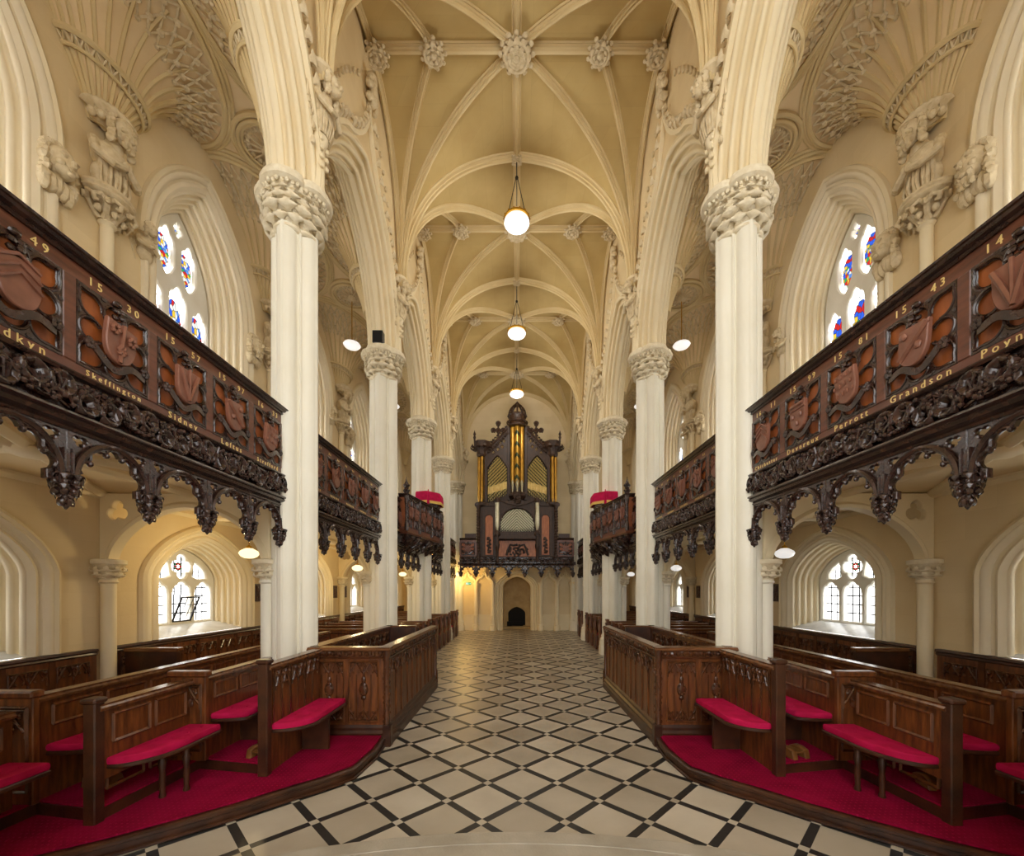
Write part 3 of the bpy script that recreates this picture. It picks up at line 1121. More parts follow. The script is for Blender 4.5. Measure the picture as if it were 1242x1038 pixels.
    for y0, y1 in BAYS[1:]:
        ym = (y0 + y1) / 2
        xm = sx * (XA + XW) / 2
        for r, zz, rr in ((.50, 8.99, .04), (.43, 8.96, .03), (.37, 8.985, .025)):
            frib.tube(circle3 if False else [(xm + r * cos(2 * pi * k / 40), ym + r * sin(2 * pi * k / 40), zz) for k in range(40)], rr, 6, closed=True)
        for k in range(16):
            a = 2 * pi * k / 16
            lat.tube([(xm + .08 * cos(a), ym + .08 * sin(a), 8.94), (xm + .24 * cos(a), ym + .24 * sin(a), 8.97), (xm + .38 * cos(a), ym + .38 * sin(a), 8.985)], .014, 4)
            lat.tube([(xm + .26 * cos(a), ym + .26 * sin(a), 8.975), (xm + .37 * cos(a + pi / 16), ym + .37 * sin(a + pi / 16), 8.985), (xm + .26 * cos(a + pi / 8), ym + .26 * sin(a + pi / 8), 8.975)], .012, 4)
            lat.blob((xm + .29 * cos(a + pi / 16), ym + .29 * sin(a + pi / 16), 8.98), (.035, .035, .03), seg=6, rings=4)
        lat.blob((xm, ym, 8.93), (.11, .11, .08), seg=12, rings=6, lump=.08)
        # small cusped triangles between fans and medallion
        for s in (-1, 1):
            for e in (-1, 1):
                q = [(xm + e * .52, ym + s * .30, 8.995), (xm + e * .20, ym + s * .62, 8.995), (xm + e * .14, ym + s * 1.0, 8.995)]
                frib.tube(q, .022, 5)
    structure(fan.build('fan_conoids', M['fan'], root, smooth=60))
    structure(frib.build('fan_ribs', M['rib'], root))
    structure(lat.build('fan_tracery', M['carved'], root))

# ================================================================== END WALLS
# far wall with doorway, blind arcade and panelled recess
wb = structure(sroot('wall_back'))
m = MB()
DW, DH = 0.63, 2.42
door = [(DW, 0)] + [(DW, 1.95)] + [(y, 1.95 + z) for y, z in arch4(DW, DH - 1.95, 10)][1:-1] + [(-DW, 1.95), (-DW, 0)]
v, f = fill([[(-2.75, 0), (2.75, 0), (2.75, 11), (-2.75, 11)], door])
m.add(v, f, lambda p: (p[0], YEND, p[1]))
m.grid([[(x, YEND, 0), (x, YEND, 9.1)] for x in (2.75, 5.3)])
m.grid([[(-x, YEND, 0), (-x, YEND, 9.1)] for x in (2.75, 5.3)])
structure(m.build('wall_face', M['wall_end'], wb, smooth=0))
# moulded door surround
m = MB()
rows = []
for d, r in ((.0, .36), (-.10, .34), (-.11, .30), (-.02, .28), (-.01, .25), (-.08, .23), (-.08, .19), (.01, .17), (.02, .14), (-.04, .12), (-.03, .08), (.05, .06), (.06, .03), (.02, .015), (.06, 0), (.9, 0)):
    a, hh = DW + r, (DH - 1.95) + r * .8
    o_ = [(a, 0), (a, 1.95)] + [(y, 1.95 + z) for y, z in arch4(a, hh, 10)][1:-1] + [(-a, 1.95), (-a, 0)]
    rows.append([(y, YEND + d, z) for y, z in o_])
m.grid(rows)
structure(m.build('door_surround', M['arch'], wb))
# recess behind the doorway with a fireplace arch
m = MB()
m.grid([[(-.9, YEND + .9, 0), (.9, YEND + .9, 0)], [(-.9, YEND + .9, 2.6), (.9, YEND + .9, 2.6)]])
for k in range(-3, 4):
    m.box(k * .22 - .02, k * .22 + .02, YEND + .86, YEND + .9, 1.25, 2.5)
    for s in (-1, 1):
        m.tube([(k * .22 + .11 * 0, YEND + .87, 1.42), (k * .22 + s * .06, YEND + .87, 1.52), (k * .22 + s * .11, YEND + .87, 1.42 - .06)], .012, 5)
m.box(-.72, .72, YEND + .80, YEND + .9, 1.16, 1.24)
m.box(-.72, .72, YEND + .83, YEND + .9, 1.24, 1.28)
structure(m.build('recess_panelling', M['tan'], wb))
m = MB()
fp = [(.40, 0.16)] + [(y, .72 + z) for y, z in arch4(.40, .30, 8)] + [(-.40, 0.16)]
v, f = fill([[(-.72, .12), (.72, .12), (.72, 1.18), (-.72, 1.18)], fp], .03, .01)
m.add(v, f, lambda p: (p[0], YEND + .83 - p[2], p[1]))
m.box(-.72, .72, YEND + .55, YEND + .9, 0, .12)
structure(m.build('fireplace_surround', M['tan'], wb))
m = MB()
m.grid([[(-.45, YEND + .88, .1), (.45, YEND + .88, .1)], [(-.45, YEND + .88, 1.1), (.45, YEND + .88, 1.1)]])
m.box(-.46, -.24, YEND + .74, YEND + .86, .12, .34)
m.box(-.3, .3, YEND + .70, YEND + .74, .14, .34)
structure(m.build('fireplace_opening', M['black'], wb))
# blind arcade: thin shafts with ogee heads
m = MB()
cols_x = [-1.83, -1.07, 1.07, 1.79]
for x in cols_x:
    m.lathe([(.15, 0), (.15, .18), (.12, .22), (.13, .26), (.095, .30), (.095, .62), (.11, .66), (.095, .70), (.085, 1.92), (.09, 1.95), (.08, 1.99), (.13, 2.10), (.13, 2.14)], (x, YEND - .13, 0), 10)
for x0, x1 in ((-2.6, -1.83), (-1.83, -1.07), (1.07, 1.79), (1.79, 2.6)):
    xm, a = (x0 + x1) / 2, (x1 - x0) / 2
    pts = [(x0, 2.12), (x0 + .05, 2.25), (x0 + .16, 2.36), (x0 + .27, 2.41), (xm - .05, 2.50), (xm, 2.62)]
    pts = pts + [(2 * xm - x, z) for x, z in reversed(pts[:-1])]
    m.tube([(x, YEND - .09, z) for x, z in pts], .055, 6)
    for q in range(2, len(pts) - 2):
        m.blob((pts[q][0], YEND - .12, pts[q][1] + .07), (.05, .05, .05), seg=7, rings=5, lump=.2)
    pts = [(x, z - .07) for x, z in pts]
    m.tube([(x, YEND - .04, z) for x, z in pts], .03, 6)
m.box(-2.7, -.98, YEND - .05, YEND, .66, .72)
m.box(.98, 2.7, YEND - .05, YEND, .66, .72)
m.box(-2.7, -.98, YEND - .03, YEND, 0, .66)
m.box(.98, 2.7, YEND - .03, YEND, 0, .66)
for x in (-2.60, 2.60):
    for dx in (-.14, 0, .14):
        m.lathe([(.13, 0), (.13, .2), (.09, .3), (.075, .34), (.07, 1.95), (.09, 1.98), (.13, 2.10), (.14, 2.16), (.10, 2.2)], (x + dx, YEND - .14 + abs(dx) * .6, 0), 10)
structure(m.build('blind_arcade', M['arch'], wb))
# dark doors closing the ends of the aisles, below and at gallery level
k = 0
for sx in (-1, 1):
    for z0, z1 in ((0, 2.25), (3.16, 5.6)):
        k += 1
        m = MB()
        x0, x1 = sorted((sx * 2.95, sx * 4.6))
        m.box(x0, x1, YEND - .06, YEND, z0, z1)
        for i in range(4):
            xx = x0 + .1 + i * (x1 - x0 - .2) / 4
            m.box(xx + .03, xx + .33, YEND - .09, YEND - .05, z0 + .15, z1 - .2, .02)
        d = m.build('door_%d' % k, M['door'])
        structure(d)

# chancel side behind the camera: a wall with one tall window open to the sky
m = MB()
v, f = fill([[(-5.3, 0), (5.3, 0), (5.3, 11), (-5.3, 11)], [(2.2, 1.2), (2.2, 7.4)] + [(y, 7.4 + z) for y, z in arch2(2.2, 2.6, 10)][1:-1] + [(-2.2, 7.4), (-2.2, 1.2)]])
m.add(v, f, lambda p: (p[0], -2.4, p[1]))
structure(m.build('wall_front', M['wall_end'], smooth=0))
# ================================================================== NAVE COLUMNS
def lobed(th):
    """plan of the shaft: four big rounds on the axes, hollows with fillets between"""
    q = abs(cos(2 * th))
    return 0.80 + 0.20 * (q ** 0.55)
def lobed90(th):
    return lobed(th) * .91
def shaft_plan(r, n=120):
    pts = []
    rc, rr_ = r * .60, r * .42
    for k in range(n):
        th = 2 * pi * k / n
        best = r * .70
        for q in range(4):
            d = th - q * pi / 2
            dx, dy = rc * cos(d), rc * sin(d)
            if dx > 0 and abs(dy) < rr_:
                best = max(best, dx + sqrt(rr_ * rr_ - dy * dy))
        # fillet down the face of each round
        a = abs((th + pi / 4) % (pi / 2) - pi / 4)
        if a < .07:
            best += r * .04
        # narrow round in each hollow
        if a > pi / 4 - .09:
            best += r * .10
        pts.append((best * cos(th), best * sin(th)))
    return pts
def leafring(m, z, r, n, size, tilt, off=0.0, plan=None, curl=0.8, wid=.62):
    for k in range(n):
        a = 2 * pi * k / n + off
        rr = r * (plan(a) if plan else 1)
        d = (cos(a) * tilt, sin(a) * tilt, 1)
        m.leaf((rr * cos(a), rr * sin(a), z), d, (cos(a), sin(a), -.2), size * random.uniform(.93, 1.07), curl=curl, wid=wid, n=10, lobes=.55)
def make_column():
    t = thing('column', 'x', 'column', (0, 0, 0))
    m = MB()
    P = shaft_plan(.265)
    m.grid([[(x, y, z) for x, y in P] for z in (.55, 6.10)], cu=True)
    m.build('shaft', M['column'], t, smooth=40)
    # base: octagonal plinth and swelling mouldings
    m = MB()
    rows = []
    def octo(r):
        return lambda a: 1 / max(abs(cos(((a + pi / 8) % (pi / 4)) - pi / 8)), .5)
    m.lathe([(.38, 0), (.38, .22), (.355, .26)], seg=8, a0=pi / 8, a1=2 * pi + pi / 8)
    m.lathe([(.36, .22), (.36, .36), (.33, .40)], seg=8, a0=pi / 8, a1=2 * pi + pi / 8)
    m.lathe([(.33, .36), (.345, .42), (.32, .47), (.30, .49), (.31, .53), (.285, .58)], seg=48, shape=lobed)
    m.build('base', M['column'], t)
    # capital: bell wrapped in two rows of leaves under a lobed abacus
    m = MB()
    m.lathe([(.275, 6.04), (.300, 6.055), (.300, 6.08), (.26, 6.10), (.235, 6.18), (.245, 6.32), (.30, 6.44), (.42, 6.51)], seg=64, shape=lobed90)
    m.lathe([(.43, 6.49), (.475, 6.51), (.485, 6.55), (.455, 6.57), (.46, 6.60), (.40, 6.64), (.36, 6.65)], seg=64, shape=lobed90)
    m.build('capital', M['capital'], t)
    m = MB()
    for zz, rr, n, sz, tl, of in ((6.09, .235, 12, .20, .42, 0), (6.20, .235, 12, .25, .62, pi / 12), (6.33, .265, 16, .20, .95, 0), (6.42, .34, 24, .10, 1.2, .1)):
        leafring(m, zz, rr, n, sz, tl, of, lobed90, 1.35, .50)
    for k in range(44):
        a = 2 * pi * k / 44
        rr = (.405 + .02 * (k % 2)) * lobed90(a)
        m.blob((rr * cos(a), rr * sin(a), 6.475), (.022, .022, .026), seg=6, rings=4, lump=.15)
    m.build('capital_leaves', M['capital'], t)
    return t
def make_halfshaft(name='side_shaft'):
    """slender shaft with a leaf capital on the aisle side, carrying the transverse arch"""
    m = MB()
    m.lathe([(.12, 0), (.12, .3), (.085, .38), (.075, .42), (.075, 1.90), (.095, 1.92), (.08, 1.95)], seg=14)
    c = MB()
    c.lathe([(.08, 1.93), (.085, 2.0), (.115, 2.08), (.15, 2.13), (.17, 2.14), (.17, 2.19), (.12, 2.20)], seg=16)
    leafring(c, 1.97, .085, 8, .12, .5)
    leafring(c, 2.04, .10, 10, .11, .8, .3)
    return m, c
col0 = make_column()
hs, hc = make_halfshaft()
side_sh = [hs.build('side_shaft', M['column'], col0, loc=(.33, 0, 0)), hc.build('side_capital', M['capital'], col0, loc=(.33, 0, 0))]
first = True
for k, yc in enumerate(YC[1:]):
    for sx in (-1, 1):
        lab = ('cream clustered nave column with leafy capital, %s from the camera in the %s row' % (ORD[k - 1], SIDE[sx])) if k else 'cream clustered column beside the camera outside the picture on the %s' % SIDE[sx]
        if k == 0:
            lab = 'cream clustered column at the near end of the %s row, beside the camera' % SIDE[sx]
        if first:
            col0.location = (sx * W, yc, 0)
            col0.scale = (sx, 1, 1)
            col0['label'] = lab
            col0['group'] = 'nave columns'
            first = False
        else:
            r = dup(col0, (sx * W, yc, 0), label=lab, group='nave columns')
            r.scale = (sx, 1, 1)
# responds against the far wall
for sx in (-1, 1):
    r = dup(col0, (sx * W, YEND - .12, 0), label='cream half column against the far wall at the end of the %s row' % SIDE[sx], group='nave columns')
    r.scale = (sx, 1, 1)

# ================================================================== AISLE RESPONDS + TRANSVERSE ARCHES (below the galleries)
def make_transverse():
    t = thing('transverse_arch', 'x', 'arch')
    x0, x1, zs, za = 3.04, XW - .10, 2.16, 2.86
    a, xm = (x1 - x0) / 2, (x0 + x1) / 2
    arc = [(xm + y, zs + z) for y, z in arch4(a, za - zs, 14, p=1.8, q=.56)]
    m = MB()
    m.sweep([(x, 0, z) for x, z in arc], [(-.07, .04), (-.075, 0), (-.05, -.03), (-.02, -.055), (.02, -.055), (.05, -.03), (.075, 0), (.07, .04)], ref=(0, 1, 0))
    m.build('arch_rib', M['arch'], t)
    hole = []
    up = [(x, z + .03) for x, z in arc]
    outer = [(x1 + .1, zs), (x1 + .1, 3.0), (x0 - .05, 3.0), (x0 - .05, zs)]
    poly = [(x1 + .1, zs)] + [(x1 + .1, 3.0), (x0 - .05, 3.0), (x0 - .05, zs)] + list(reversed(up))
    f1 = multifoil(x1 - .12, 2.78, .13, .13, 3, .45, 8, 0.5)
    v, f = fill([poly, f1], .04, .01)
    m = MB()
    m.add(v, f, lambda p: (p[0], p[2], p[1]))
    m.build('spandrel', M['arch'], t)
    # wall shaft
    s, c = make_halfshaft()
    s.build('wall_shaft', M['arch'], t, loc=(XW - .08, 0, 0))
    c.build('wall_capital', M['capital'], t, loc=(XW - .08, 0, 0))
    return t
tr0 = make_transverse()
for k, yc in enumerate(YC[1:]):
    for sx in (-1, 1):
        lab = 'cream arch crossing the %s aisle beside the camera, nearest of all' % SIDE[sx]
        if k:
            lab = 'cream arch crossing the %s aisle below the gallery at the %s column' % (SIDE[sx], (ORD + ['far'])[k - 1])
        if k == 0 and sx == -1:
            tr0.location = (0, yc, 0)
            tr0.scale = (-1, 1, 1)
            tr0['label'] = lab
            tr0['group'] = 'arches across the aisles'
        else:
            r = dup(tr0, (0, yc, 0), label=lab, group='arches across the aisles')
            r.scale = (sx, 1, 1)

# ================================================================== CARVED FIGURES
def head(m, c, s, face=(0, -1, 0), beard=False, hair=0):
    """carved head: skull, brow, nose, cheeks, chin, hair; face points along `face`"""
    f = Vector(face).normalized()
    upv = Vector((0, 0, 1))
    r = f.cross(upv).normalized()
    R = Matrix((r, f, upv)).transposed()
    L = lambda x, y, z: Vector(c) + r * x * s + f * y * s + upv * z * s
    m.blob(L(0, 0, 0), (.42 * s, .50 * s, .56 * s), R, 14, 10)
    m.blob(L(0, .18, -.30), (.30 * s, .30 * s, .26 * s), R, 12, 8)
    m.blob(L(0, .44, -.44), (.13 * s, .11 * s, .10 * s), R, 8, 6)
    m.blob(L(0, .53, -.08), (.07 * s, .11 * s, .16 * s), R, 8, 6)
    m.blob(L(0, .56, -.17), (.09 * s, .09 * s, .06 * s), R, 8, 6)
    for e in (-1, 1):
        m.blob(L(e * .17, .42, .05), (.09 * s, .07 * s, .05 * s), R, 8, 6)
        m.blob(L(e * .18, .43, .14), (.13 * s, .08 * s, .04 * s), R, 8, 6)
        m.blob(L(e * .22, .32, -.18), (.13 * s, .14 * s, .12 * s), R, 8, 6)
        m.blob(L(e * .42, .02, -.05), (.05 * s, .10 * s, .14 * s), R, 8, 6)
    m.blob(L(0, .50, -.29), (.11 * s, .06 * s, .025 * s), R, 8, 5)
    m.blob(L(0, .49, -.34), (.09 * s, .06 * s, .03 * s), R, 8, 5)
    for k in range(15):
        a = pi * (k / 14) - pi / 2
        for q in range(2):
            m.blob(L(sin(a) * (.43 + .05 * q), -.05 + .14 * q * cos(a), .22 + .36 * cos(a) * (1 - .2 * q)), (.12 * s, .14 * s, .12 * s), R, 7, 5, .2)
    if hair:
        for e in (-1, 1):
            for k in range(5):
                m.blob(L(e * (.46 + .04 * sin(k * 2)), -.02, .05 - .2 * k), (.13 * s, .2 * s, .16 * s), R, 7, 5, .2)
    if beard:
        for k in range(9):
            m.blob(L((k % 3 - 1) * .16, .38 - .05 * (k // 3), -.45 - .14 * (k // 3)), (.11 * s, .11 * s, .14 * s), R, 7, 5, .2)
def bust(m, c, s, face, wings=True, drape=True, beard=False, hair=1):
    """half figure leaning out of the wall with folded wings and drapery"""
    f = Vector(face).normalized()
    r = f.cross(Vector((0, 0, 1))).normalized()
    L = lambda x, y, z: Vector(c) + r * x * s + f * y * s + Vector((0, 0, z * s))
    R = Matrix((r, f, Vector((0, 0, 1)))).transposed()
    head(m, L(0, .35, 1.1), s * .62, face, beard, hair)
    m.blob(L(0, .12, .62), (.22 * s, .22 * s, .25 * s), R, 10, 7)
    m.blob(L(0, .05, .22), (.52 * s, .34 * s, .42 * s), R, 14, 9, .04)
    m.blob(L(0, -.02, -.28), (.44 * s, .28 * s, .42 * s), R, 14, 9, .04)
    for e in (-1, 1):
        m.tube([L(e * .48, .05, .40), L(e * .60, .22, .05), L(e * .34, .46, -.10), L(e * .06, .50, .05)], .13 * s, 8, taper=lambda t: 1 - .35 * t)
        m.blob(L(e * .06, .52, .10), (.08 * s, .07 * s, .12 * s), R, 8, 6)
        if wings:
            for k in range(6):
                m.tube([L(e * .35, -.14, .5 - .05 * k), L(e * (.78 - .03 * k), -.16, .48 - .16 * k), L(e * (.80 - .07 * k), -.12, -.1 - .16 * k)], .085 * s, 6, taper=lambda t: 1 - .6 * t)
    if drape:
        for k in range(9):
            a = -1.1 + 2.2 * k / 8
            m.tube([L(.42 * sin(a), .26 * cos(a) + .02, .05), L(.44 * sin(a) + .05 * sin(k * 3), .32 * cos(a), -.35), L(.34 * sin(a), .2 * cos(a), -.78)], .06 * s, 6, taper=lambda t: 1 - .4 * t)
def make_console(m, x, z, s):
    """leafy bracket under a figure"""
    pass

# angels carrying the vault on the nave side
ang = MB()
bust(ang, (0, 0, 0), .34, (-1, 0, 0), wings=True)
ang_me = ang.mesh('angel_corbel', M['carved'])
shaftm = MB()
shaftm.lathe([(.05, 6.65), (.045, 6.75), (.045, 7.2), (.07, 7.25), (.10, 7.36)], seg=10)
for k in range(14):
    shaftm.blob((-.04, .06 * (1 if k % 2 else -1), 6.95 + k * .055), (.03, .03, .035), seg=6, rings=4)
sh_me = shaftm.mesh('vault_shaft', M['arch'])
capm = MB()
capm.lathe([(.06, .40), (.12, .46), (.17, .50), (.175, .55), (.14, .57)], seg=12)
cap_me = capm.mesh('bracket_top', M['carved'])
for k, yc in enumerate(YC[2:] + [YEND - .1]):
    for sx in (-1, 1):
        t = thing('angel_corbel', ('carved stone angel with drapery carrying the vault ribs above the %s column on the %s' % (ORD[k], SIDE[sx]) if k < 4 else 'carved stone angel below the vault at the far wall on the %s' % SIDE[sx]), 'carving', (sx * (XN - .06), yc, 7.58), group='angel corbels below the vault')
        t.scale = (sx, 1, 1)
        for nm, me, lo in (('figure', ang_me, (0, 0, 0)), ('leafy_shaft', sh_me, (.02, 0, -7.58)), ('bracket_top', cap_me, (.04, 0, 0))):
            o = bpy.data.objects.new(nm, me)
            COL.objects.link(o)
            o.parent = t
            o.location = lo

# figures on the aisle wall carrying the fans: shaft, console, half figure under a canopy
fm = MB()
bust(fm, (.0, 0, .0), .44, (-1, 0, 0), wings=False, beard=True)
fig_me = fm.mesh('figure', M['carved'])
cm = MB()
cm.lathe([(.06, -.60), (.085, -.56), (.075, -.53), (.10, -.46), (.15, -.38), (.20, -.33)], seg=20, a0=pi / 2, a1=1.5 * pi)
cm.lathe([(.20, -.36), (.25, -.35), (.275, -.325), (.27, -.30), (.285, -.28), (.28, -.25), (.23, -.235), (.05, -.23)], seg=24, a0=pi / 2, a1=1.5 * pi)
for k in range(7):
    a = pi / 2 + pi * (k + .5) / 7
    ca, sa = cos(a), sin(a)
    tw = .25 * (-1) ** k
    P_ = lambda r, z, t=0: (r * cos(a + t), r * sin(a + t), z)
    cm.tube([P_(.08, -.56), P_(.13, -.50, tw), P_(.20, -.43, tw), P_(.265, -.39, 0), P_(.29, -.43, -tw), P_(.26, -.47, -tw), P_(.225, -.45, -tw * .5)], .030, 7, taper=lambda t: 1.15 - .6 * t)
    cm.blob(P_(.245, -.42, tw * .8), (.035, .035, .04), seg=7, rings=5, lump=.2)
    cm.blob(P_(.17, -.50, -tw), (.03, .03, .045), seg=7, rings=5, lump=.2)
con_me = cm.mesh('console', M['carved'])
nm_ = MB()
nm_.lathe([(.03, .655), (.16, .66), (.22, .70), (.24, .78), (.20, .84), (.17, .90)], seg=16, a0=pi / 2, a1=1.5 * pi)
for k in range(8):
    a = pi / 2 + pi * (k + .5) / 8
    nm_.leaf((.2 * cos(a), .2 * sin(a), .72), (cos(a) * .3, sin(a) * .3, 1), (cos(a), sin(a), 0), .17, .9, .7)
    nm_.blob((.22 * cos(a), .22 * sin(a), .68), (.045, .045, .05), seg=7, rings=5)
can_me = nm_.mesh('canopy', M['carved'])
wm = MB()
wm.lathe([(.07, 3.16), (.065, 3.3), (.065, 6.24), (.09, 6.27), (.07, 6.32)], seg=14)
ws_me = wm.mesh('wall_shaft', M['arch'])
for k, yc in enumerate(YC[1:]):
    for sx in (-1, 1):
        lab = 'carved canopied figure on the %s aisle wall opposite the %s column' % (SIDE[sx], (['camera side'] + ORD)[k])
        t = thing('fan_corbel', lab, 'carving', (sx * (XW - .03), yc, 6.86), group='figure corbels on the aisle walls')
        t.scale = (sx, 1, 1)
        for nm, me, lo in (('figure', fig_me, (-.06, 0, .06)), ('console', con_me, (0, 0, 0)), ('canopy', can_me, (-.02, 0, -.12)), ('wall_shaft', ws_me, (-.03, 0, -6.86))):
            o = bpy.data.objects.new(nm, me)
            COL.objects.link(o)
            o.parent = t
            o.location = lo

# little heads at the ends of the window hoods
hd = []
for j in range(3):
    m = MB()
    if j == 2:
        bust(m, (0, 0, -.02), .24, (-1, 0, 0), wings=True, drape=False)
    else:
        head(m, (-.05, 0, 0.02), .30, (-1, 0, 0), beard=(j == 1), hair=1)
        for k in range(5):
            m.blob((-.02, (k - 2) * .06, -.22 - .05 * abs(k - 2) * .3), (.07, .06, .12), seg=8, rings=6, lump=.1)
    hd.append(m.mesh('carved_head', M['carved']))
for b in range(1, 5):
    ym = sum(BAYS[b]) / 2
    for sx in (-1, 1):
        for e in (-1, 1):
            o = bpy.data.objects.new('carved_head', hd[(b + (e > 0) * 2 + (sx > 0)) % 3])
            COL.objects.link(o)
            o.location = (sx * (XW - .03), ym + e * 1.13, 6.45)
            o.scale = (sx, 1, 1)
            tag(o, 'carved stone head at the %s foot of the %s %s upper window hood' % ('near' if e < 0 else 'far', bayname[b - 1], SIDE[sx]), 'carving', 'heads at the window hoods')

# ================================================================== VAULT BOSSES
def rosette(R, n=10, rings=3):
    m = MB()
    m.lathe([(R * .55, .06), (R * .75, -.02), (R * .6, -.12 * R / .27), (R * .2, -.16 * R / .27)], seg=20)
    for q in range(rings):
        rr = R * (.95 - .30 * q)
        nn = max(5, n - 2 * q)
        for k in range(nn):
            a = 2 * pi * k / nn + q * .3
            z = -.07 - .045 * q
            m.leaf((rr * .45 * cos(a), rr * .45 * sin(a), z * R / .27 - .03), (cos(a), sin(a), -.25), (cos(a) * .2, sin(a) * .2, -1), rr * .62, 1.0, .72)
            m.blob((rr * .98 * cos(a), rr * .98 * sin(a), z * R / .27), (.17 * R, .17 * R, .15 * R), seg=7, rings=5, lump=.15)
            a += pi / nn
            m.blob((rr * .80 * cos(a), rr * .80 * sin(a), z * R / .27 - .02), (.12 * R, .12 * R, .12 * R), seg=7, rings=5, lump=.15)
    m.blob((0, 0, -.20 * R / .27), (.2 * R, .2 * R, .15 * R), seg=10, rings=6, lump=.1)
    m.xf(lambda p: (p[0], p[1], p[2] * .62))
    return m
bm_big = rosette(.28, 12).mesh('vault_boss', M['carved'])
bm_mid = rosette(.21, 9, 2).mesh('vault_boss', M['carved'])
bm_small = rosette(.13, 8, 2).mesh('vault_boss', M['carved'])
def place_boss(me, p, lab, grp):
    o = bpy.data.objects.new('vault_boss', me)
    COL.objects.link(o)
    o.location = p
    tag(o, lab, 'boss', grp)
for b in range(1, 6):
    ym = sum(BAYS[b]) / 2
    on = (['beside the camera'] + [ORD[i] + ' bay in view' for i in range(4)])[b - 1]
    place_boss(bm_big, (0, ym, VZ1 - .08), 'large carved leaf boss on the vault ridge, %s' % on, 'large ridge bosses')
    for sx in (-1, 1):
        place_boss(bm_mid, (sx * TX, ym, VZ1 - .08), 'leaf boss on the cross ridge %s of the large boss, %s' % (SIDE[sx], on), 'side bosses')
        place_boss(bm_mid, (sx * (VX0 - .08), ym, VZ1 - .12), 'leaf boss where the cross ridge meets the %s nave wall, %s' % (SIDE[sx], on), 'wall bosses')
    if b < 5:
        place_boss(bm_small, (0, BAYS[b][1], VZ1 - .08), 'small round boss on the ridge above the %s pair of columns' % ORD[b - 1], 'small ridge bosses')
# ================================================================== CARVED OAK GALLERY FRONTS
# one bay: local y 0..L along the gallery, local x 0 the nave face (towards -x is the nave), z absolute
PW = 0.570
NP = 5
GL = PW * NP
LOBES = [(0, .162, .080), (0, -.162, .080), (.156, 0, .079), (-.156, 0, .079)] + [(a * .154, b * .160, .080) for a in (-1, 1) for b in (-1, 1)]
def tracery_panel():
    """outline of eight round lobes (corners drawn out to points) joined by cusps"""
    circ = LOBES
    hole = []
    N = 240
    for i in range(N):
        th = 2 * pi * i / N
        c, s_ = cos(th), sin(th)
        best = .10
        for x, y, r in circ:
            d = x * c + y * s_
            q = r * r - (x * x + y * y - d * d)
            if q > 0 and d > 0:
                best = max(best, d + sqrt(q))
        # points reaching into the corners
        a4 = abs(abs(th % pi - pi / 2) - atan2(.154, .160))
        if a4 < .12:
            best += .034 * (1 - a4 / .12)
        hole.append((best * c, best * s_))
    return hole
HOLE = tracery_panel()
ZC = 3.485
def pmap(yc):
    """panel plane -> bay coordinates; outline x runs along y, outline y along z, thickness towards the nave"""
    return lambda p: (-p[2], yc + p[0], ZC + p[1])
panel_mb = MB()
v, f = fill([[(-.247, -.262), (.247, -.262), (.247, .262), (-.247, .262)], HOLE], .010, .005, 1)
panel_mb.add(v, f, pmap(0))
# a roll drawn round every lobe, running in behind the shield
for lx, lz, lr in LOBES:
    th = atan2(lz, lx)
    pts = []
    for k in range(25):
        a = th - 2.5 + 5.0 * k / 24
        rr = lr * .97
        x, z = lx + rr * cos(a), lz + rr * sin(a)
        if lx and lz and abs(a - th) < .45:
            e = .030 * (1 - abs(a - th) / .45)
            x, z = x + e * cos(th), z + e * sin(th)
        pts.append((-.008, x, ZC + z))
    panel_mb.tube(pts, .0085, 5)
    panel_mb.tube([(-.001, lx + (y - lx) * .86, ZC + lz + (z - ZC - lz) * .86) for _, y, z in pts], .005, 4)
for sx_ in (-1, 1):
    for z_ in (.08, -.08):
        panel_mb.blob((-.010, sx_ * .234, ZC + z_), (.008, .014, .022), seg=6, rings=4)
    for z_ in (.245, -.245):
        panel_mb.blob((-.010, sx_ * .078, ZC + z_), (.008, .022, .014), seg=6, rings=4)
PANEL = panel_mb.mesh('tracery', M['oak_dark'])
field = MB().box(.012, .03, -.281, .281, ZC - .262, ZC + .262)
FIELD = field.mesh('panel_field', M['oak_field'], smooth=0)
def shield_outline(w, h, n=8):
    pts = [(-w, h), (w, h), (w, h * .1)]
    for i in range(1, n):
        t = i / n
        pts.append((w * cos(t * pi / 2) ** .8, h * .1 - (h * 1.2) * sin(t * pi / 2)))
    pts.append((0, -h * 1.12))
    pts += [(-x, z) for x, z in reversed(pts[2:-1])]
    return pts
